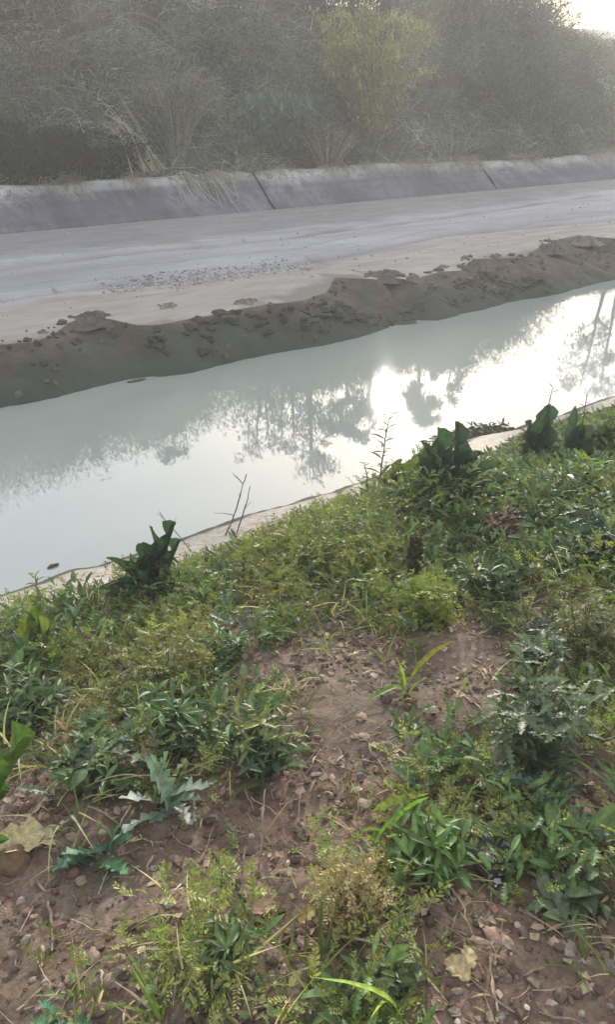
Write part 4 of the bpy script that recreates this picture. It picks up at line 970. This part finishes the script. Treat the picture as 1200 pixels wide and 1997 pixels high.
def tall_weed(px, py, topy, label, lean=10, n=26, col=(.10, .115, .06), LL=(.05, .10)):
    b = ground_at(px, py); k = mm(b); Hh = (py - topy) * k / math.cos(R(PITCH)); root = empty('tall_weed', tuple(b), label, 'plant')
    K = 9; t = np.linspace(0, 1, K); P = b + RGT[None] * (lean * k * t ** 1.5)[:, None] + np.array([0, 0, 1.0])[None] * (Hh * t)[:, None] + rng.normal(0, .003, (K, 3))
    s = Soup(); tubes(s, P[None], (np.linspace(.006, .0018, K))[None], np.array([col]), 5); s.build('stem', M_LEAF, root)
    h = np.linspace(.28, 1, n); f = Soup(); q = np.stack([np.interp(h, t, P[:, c]) for c in range(3)], 1); a = np.arange(n) * 2.4
    leaves(f, T_LANCE, q, a, .75 - 1.0 * U_(0, 1, n) * (1 - h * .6), U_(-.3, .3, n), U_(*LL, n) * (1.25 - .55 * h), .9, jitcol(col, n, .3)); f.build('foliage', M_LEAF, root)
tall_weed(738, 985, 822, 'tall thin weed with drooping narrow leaves standing before the sun glint', 14)
tall_weed(718, 985, 905, 'shorter seedy weed just left of the tall thin one', -10, 18, (.12, .11, .07), (.02, .05))
tall_weed(1050, 900, 772, 'brown stalk with sparse hanging leaves rising over the water at the right', 8, 14, (.07, .07, .045), (.04, .07))
tall_weed(1128, 890, 782, 'thin brown stalk by the water close to the right edge', -2, 12, (.09, .085, .055), (.03, .06))
tall_weed(78, 1180, 1120, 'small pale green sprig at the water edge on the left', 0, 12, (.15, .19, .08), (.04, .07))
tall_weed(430, 1735, 1690, 'tiny green seedling on the bare soil left of the flat stone', 4, 8, (.13, .19, .06), (.03, .05))

def stick(pts, r, label, col, name='twig', cat='twig', lift=None, branch=0, mat=M_BARK):
    """pts: (px, py, height above the soil in metres)"""
    G = []
    for (a, b_, h) in pts:
        if h <= 0.0: g = ground_at(a, b_); g[2] += r * .9
        else: g = None
        G.append(g)
    base = next(g for g in G if g is not None); dd = base @ np.array([math.cos(_h), math.sin(_h), 0])
    for i, (a, b_, h) in enumerate(pts):
        if G[i] is None:   # above the soil: in the upright plane through the base facing the viewer
            d = ray(a, b_); nrm = np.array([math.cos(_h), math.sin(_h), 0]); G[i] = EYE + d * (dd / (d @ nrm))
    G = np.array(G); K = 12; t = np.linspace(0, 1, K); tt = np.linspace(0, 1, len(G))
    P = np.stack([np.interp(t, tt, G[:, c]) for c in range(3)], 1)
    for _ in range(2): P[1:-1] = (P[:-2] + 2 * P[1:-1] + P[2:]) / 4
    P += rng.normal(0, r * .35, (K, 3)); s = Soup(); tubes(s, P[None], (r * np.linspace(1.1, .6, K) * (1 + .2 * rng.normal(0, 1, K)))[None], np.array([col]), 6)
    for _ in range(branch):
        j = rng.integers(4, K - 1); d = rng.normal(0, 1, 3) + [0, 0, .8]; d /= np.linalg.norm(d); L = r * U_(14, 30)
        Q = np.stack([P[j], P[j] + d * L * .5, P[j] + d * L + [0, 0, -.1 * L]]); tubes(s, Q[None], np.array([[r * .6, r * .45, r * .2]]), np.array([col]), 5)
    V, F, C = s.get(); o = link(name, mesh_np(name, V - G[0], F, C, True), mat, None, tuple(G[0])); tag(o, label, cat); return o
TAN = (.30, .235, .17); PALE = (.42, .36, .28)
stick([(440, 1045, 0), (455, 1010, 1), (470, 960, 1), (480, 925, 1)], .004, 'leafless brown twig standing up over the white water left of centre', (.12, .10, .085), branch=4)
stick([(462, 1040, 0), (478, 990, 1), (488, 950, 1)], .0035, 'short straight twig beside the taller leafless one over the water', (.14, .12, .10), branch=1)
stick([(372, 1075, 0), (345, 1040, 1), (325, 1018, 1), (310, 998, 1)], .003, 'thin twig leaning left behind the upright dock leaves', (.14, .12, .10), branch=3)
stick([(509, 1668, 0), (512, 1610, 1), (517, 1540, 1)], .0025, 'straight pale stalk standing under the blue green weed', PALE)
stick([(596, 1622, 0), (583, 1600, 1), (585, 1550, 1)], .003, 'pale kinked stalk right of the straight one', PALE)
stick([(72, 1722, 0), (98, 1765, 0), (104, 1815, 0), (103, 1862, 0)], .0045, 'long curved brown root on the bare soil at lower left', (.20, .15, .12))
stick([(312, 1855, 0), (345, 1900, 0), (375, 1925, 0), (410, 1975, 0)], .0055, 'thickest stick slanting over the soil at the bottom left', (.19, .15, .11), branch=1)
stick([(283, 1950, 0), (290, 1972, 0), (300, 2000, 0)], .005, 'whitish forked stick at the bottom edge', PALE, branch=2)
stick([(880, 1348, 0), (915, 1365, 0), (945, 1388, 0)], .003, 'thin pale straw on the reddish soil mound', PALE)
stick([(720, 1192, 0), (745, 1178, 1), (775, 1185, 1), (783, 1210, 1), (776, 1240, 1)], .004, 'arched pale dry blade over the yellow weeds', (.45, .42, .22))
stick([(1135, 1125, 0), (1160, 1145, 1), (1172, 1175, 1), (1168, 1200, 1)], .005, 'arched brown stem at the right edge', (.22, .15, .11))
stick([(375, 1707, 0), (355, 1725, 0), (338, 1745, 0)], .003, 'short pale straw on the bare soil at lower left', PALE)
stick([(255, 1577, 0), (240, 1600, 0), (228, 1622, 0)], .003, 'pale straw pointing down beside the teal rosette', PALE)
stick([(380, 1548, .05), (378, 1580, 0), (381, 1608, 0)][::-1], .0045, 'pale flat straw right of the silvery thistle', (.42, .42, .33))
stick([(213, 1700, 0), (200, 1722, 0), (192, 1748, 0)], .0028, 'thin straw beside the oval stone', TAN)
stick([(310, 1777, 0), (285, 1797, 0), (258, 1815, 0)], .0038, 'half buried tan twig in the middle of the bare soil', TAN)
stick([(84, 1850, 0), (82, 1880, 0), (84, 1895, 0)], .004, 'short thick stub of root at lower left', TAN)
stick([(198, 1895, 0), (199, 1935, 0)], .003, 'short upright looking straw under the split stone', PALE)
stick([(690, 1870, 0), (694, 1930, 0), (696, 1997, 0)], .0025, 'long greenish straw near the bottom middle', (.28, .27, .12))
stick([(880, 1740, 0), (905, 1770, 0), (908, 1790, 0)], .003, 'pale straw above the flat stones at the lower right', PALE)

def stone(px, py, w_, h_, label, col, turn=0.0, name='stone', cat='stone', amp=.35, flat=.5):
    b = ground_at(px, py); k = mm(b); V = lump(int(px + py), IV, amp * 1.5, 1.9)
    V = np.clip(V, -.8, .8) if amp < .3 else V
    el = math.asin(min(1, (H_CAM - b[2]) / np.linalg.norm(b - EYE)))
    hw = w_ * k / 2.2; hd = h_ * k / 2 / max(.35, math.sin(el)); V = V * [hw, hd, min(hw, hd) * flat]
    a = R(HEAD - 90) + turn; ca, sa = math.cos(a), math.sin(a); V = np.stack([V[:, 0] * ca - V[:, 1] * sa, V[:, 0] * sa + V[:, 1] * ca, V[:, 2]], 1)
    o = link(name, mesh_np(name, V, IF, np.tile(np.array(col) * [.72, .65, .56], (len(V), 1)), False), M_STONE, None, (b[0], b[1], b[2] + min(hw, hd) * flat * .25)); tag(o, label, cat); return o
SG = (.30, .26, .23)
stone(562, 1708, 44, 16, 'flat pointed tan stone on the dark soil of the lower middle', (.30, .25, .19), -.3)
stone(242, 1708, 22, 30, 'oval grey brown stone left of the bare soil', (.24, .19, .165), 0, flat=.7)
stone(158, 1723, 26, 15, 'small rounded pinkish stone between root and oval stone', (.28, .21, .18), -.4)
stone(300, 1695, 14, 9, 'tiny whitish pebble below the silvery thistle', (.45, .42, .38))
stone(182, 1868, 30, 28, 'split pale stone with a sharp edge at lower left', (.34, .27, .23), .4)
stone(228, 1875, 34, 20, 'flat pinkish chip right of the split stone', (.33, .25, .21), .5)
stone(285, 1890, 44, 26, 'broad flat stone beside the thickest stick', (.27, .21, .18), .2)
stone(218, 1915, 28, 22, 'pinkish grey pebble below the flat chip', (.32, .25, .215))
stone(232, 1922, 14, 14, 'round pebble touching the pinkish grey one', (.34, .27, .24))
stone(92, 1930, 24, 16, 'rough stone left of the lower straw', (.25, .19, .16), .6)
stone(190, 1965, 40, 30, 'large pinkish clod near the bottom left', (.27, .19, .16), .3, flat=.6)
stone(330, 1960, 10, 10, 'white round pebble by the whitish forked stick', (.6, .57, .52))
stone(442, 1712, 20, 13, 'white chip beside the tiny green seedling', (.55, .52, .45), -.5)
stone(562, 1686, 8, 8, 'bright white grain above the flat pointed stone', (.75, .73, .68))
stone(527, 1674, 8, 7, 'white grain at the foot of the straight stalk', (.75, .73, .68))
stone(712, 1438, 26, 12, 'pale chip in the upper bare soil', (.42, .35, .30), -.3)
stone(692, 1438, 18, 10, 'pale sliver touching the chip in the upper bare soil', (.42, .36, .31), -.6)
stone(705, 1400, 24, 14, 'buff stone above the pale chip', (.36, .29, .25), -.4)
stone(712, 1572, 32, 20, 'whitish stone with dark hollow beside the lime blades', (.40, .35, .30), -.2)
stone(697, 1546, 28, 10, 'narrow flat stone above the whitish one', (.38, .33, .28), .2)
stone(618, 1513, 24, 8, 'thin flat pale chip right of the blue green weed', (.42, .38, .33), .1)
stone(648, 1520, 12, 14, 'round pale pebble right of the thin flat chip', (.42, .37, .32))
stone(972, 1832, 56, 26, 'largest buff stone on the lower right soil', (.40, .30, .25), -.45)
stone(940, 1840, 50, 12, 'long narrow chip left of the largest buff stone', (.42, .34, .27), -.3)
stone(1088, 1843, 42, 16, 'pale wedge shaped stone right of the largest buff stone', (.46, .36, .30), -.25)
stone(1010, 1806, 14, 11, 'whitish pebble above the largest buff stone', (.58, .50, .44))
stone(1048, 1812, 28, 9, 'flat sliver right of the whitish pebble', (.42, .35, .29), -.1)
stone(963, 1876, 14, 14, 'round pale pebble under the largest buff stone', (.46, .41, .34))
stone(976, 1897, 12, 12, 'lower of two round pale pebbles at the right', (.42, .38, .31))
stone(1028, 1968, 10, 10, 'bright white pebble at the bottom right', (.70, .66, .60))
stone(1076, 1962, 24, 10, 'pale chip right of the bright white pebble', (.44, .38, .32))
stone(965, 1775, 16, 11, 'pink pebble under the black plastic scrap', (.40, .27, .24))
stone(888, 1975, 24, 18, 'grey rounded pebble near the bottom edge', (.30, .27, .24))
stone(1150, 1695, 30, 20, 'grey leaf shaped stone near the right edge', (.34, .31, .28), -.1)
stone(425, 1500, 0.1 + 18, 12, 'pale chip left of the blue green weed', (.38, .33, .29))
stone(545, 1965, 54, 26, 'reddish brown clod at the bottom middle', (.16, .10, .08), -.2, name='soil_clod', cat='clod', flat=.8)
stone(618, 1955, 34, 18, 'pinkish clod right of the reddish brown one', (.27, .18, .15), .5, name='soil_clod', cat='clod')
stone(485, 1665, 34, 16, 'brown clod in the dark soil below the straight stalk', (.17, .13, .11), 0, name='soil_clod', cat='clod', flat=.8)
stone(30, 1690, 70, 44, 'brown clod under the big yellowing dead leaf', (.17, .12, .085), .2, name='soil_clod', cat='clod', flat=.8)

def dead_leaf(px, py, L, yaw_px, label, col, wid=1.2):
    b = ground_at(px, py) + [0, 0, .018]; k = mm(b); s = Soup()
    T = leaf_tpl(12, lambda t: .26 * math.sin(math.pi * min(1, t * .95 + .03)) ** .6 * (1 + .22 * math.sin(t * 23)), .35, -.12, .05, 5)
    leaves(s, T, np.zeros((1, 3)), np.array([yaw_px + R(HEAD - 90) - np.pi / 2]), np.array([.12]), np.array([.25]), np.array([L * k]), wid, np.array([col]))
    V, F, C = s.get(); o = link('dead_leaf', mesh_np('dead_leaf', V, F, C, True), M_LITTER, None, tuple(b)); tag(o, label, 'leaf')
dead_leaf(-20, 1668, 125, .18, 'big curled yellowing dead leaf at the left edge', (.42, .36, .22), .8)
dead_leaf(870, 1885, 50, -.9, 'curled tan leaf at the bottom right of the dead grass', (.38, .30, .17), 1.3)
dead_leaf(905, 1905, 45, 1.2, 'tan leaf overlapping the curled one', (.36, .29, .16), 1.2)
dead_leaf(585, 1810, 40, .9, 'yellow tan leaf in the dead grass of the bottom middle', (.38, .30, .12), 1.2)
dead_leaf(490, 1790, 45, .3, 'pinkish tan leaf at the left of the dead grass', (.40, .28, .19), 1.2)
dead_leaf(670, 1790, 40, 2.2, 'small buff leaf under the standing dead grass', (.40, .31, .20), 1.2)

def scrap(px, py, sz, label, col, seed, turn=0.0):
    b = ground_at(px, py); k = mm(b); n = 9; g = np.linspace(-1, 1, n); x, y = np.meshgrid(g, g); W = sz * k / 2
    z = .55 * fbm(x * 1.3 + seed, y * 1.3, seed, 4) + .25 * np.abs(x); rim = 1 + .25 * fbm(x * 2 + seed, y * 2, seed + 2, 2)
    V = np.stack([x * W * rim, y * W * rim * 1.2, z * W + .012], -1).reshape(-1, 3); ca, sa = math.cos(turn), math.sin(turn); V = np.stack([V[:, 0] * ca - V[:, 1] * sa, V[:, 0] * sa + V[:, 1] * ca, V[:, 2]], 1)
    i = (np.arange(n - 1)[:, None] * n + np.arange(n - 1)[None]).ravel(); F = np.stack([i, i + 1, i + n + 1, i + n], 1)
    V2 = V + [0, 0, .0012]; VV = np.concatenate([V, V2]); FF = np.concatenate([F[:, ::-1], F + len(V)])
    return b, k, VV, FF
def plastic():
    b, k, V, F = scrap(955, 1690, 66, '', None, 4); root = empty('plastic_scrap', tuple(b), 'crumpled black plastic scrap with pale patches lying in the weeds', 'litter')
    def prt(nm, V, F, c, off): link(nm, mesh_np(nm, V + off, F, np.tile(c, (len(V), 1)), True), M_PLASTIC, root)
    prt('black_film', V, F, (.022, .022, .030), np.array([0, 0, 0.0]))
    for j, (dx, dy, s_) in enumerate(((-4, -6, 15), (30, 22, 11), (14, -42, 10))):
        b2, k2, V2, F2 = scrap(955 + dx, 1690 - dy, s_, '', None, 9 + j, .5 * j); prt('pale_film', V2, F2, (.26, .26, .29), b2 - b + [0, 0, .018 if j < 2 else .004])
plastic()
def floater(px, py, L, label):
    p = at_z(px, py, .004); V = lump(int(px), IV3, .4) * [L, L * .35, .012]; o = link('driftwood', mesh_np('driftwood', V, IF3, np.tile((.07, .06, .05), (len(V), 1)), True), M_STONE, None, tuple(p)); tag(o, label, 'debris')
floater(265, 742, .10, 'small dark debris afloat by the far mud bank')
floater(103, 1104, .035, 'tiny dark leaf scrap afloat on the bright water at the left')
def floating_mat():
    b = at_z(915, 858, .0); root = Soup(); n = 900; a = U_(0, 6.28, n); r = np.sqrt(U_(0, 1, n))
    p = np.stack([b[0] + np.cos(a) * r * .45, b[1] + np.sin(a) * r * .16, U_(.0, .035, n)], 1)
    leaves(root, T_LANCE, p, U_(0, 6.28, n), U_(-.2, .5, n), U_(-1, 1, n), U_(.03, .09, n), 1.0, jitcol((.07, .075, .055), n, .4)); o = root.build('weed_mat', M_LITTER, None, tuple(b)); tag(o, 'dark mat of rotting weed at the water edge right of the largest dock', 'debris')
floating_mat()

# ------------------------------------------------------------------ thin haze in the air
def haze():
    import bmesh
    bm = bmesh.new(); bmesh.ops.create_cube(bm, size=1.0); me = bpy.data.meshes.new('haze'); 
    for vtx in bm.verts: vtx.co = Vector((vtx.co.x * 420 + 45, vtx.co.y * 240 + 50, vtx.co.z * 16.4 + 6.2))
    bm.to_mesh(me); bm.free()
    m, nt, out = new_mat('haze_material'); v = N(nt, 'ShaderNodeVolumePrincipled'); v.inputs['Color'].default_value = (1.0, .985, .95, 1); v.inputs['Density'].default_value = HAZE; v.inputs['Anisotropy'].default_value = 0.3
    nt.links.new(v.outputs[0], out.inputs['Volume']); o = link('haze', me, m); tag(o, 'thin pale haze in the air over the canal and hillside', None, kind='stuff')
HAZE = 0.0055
haze()
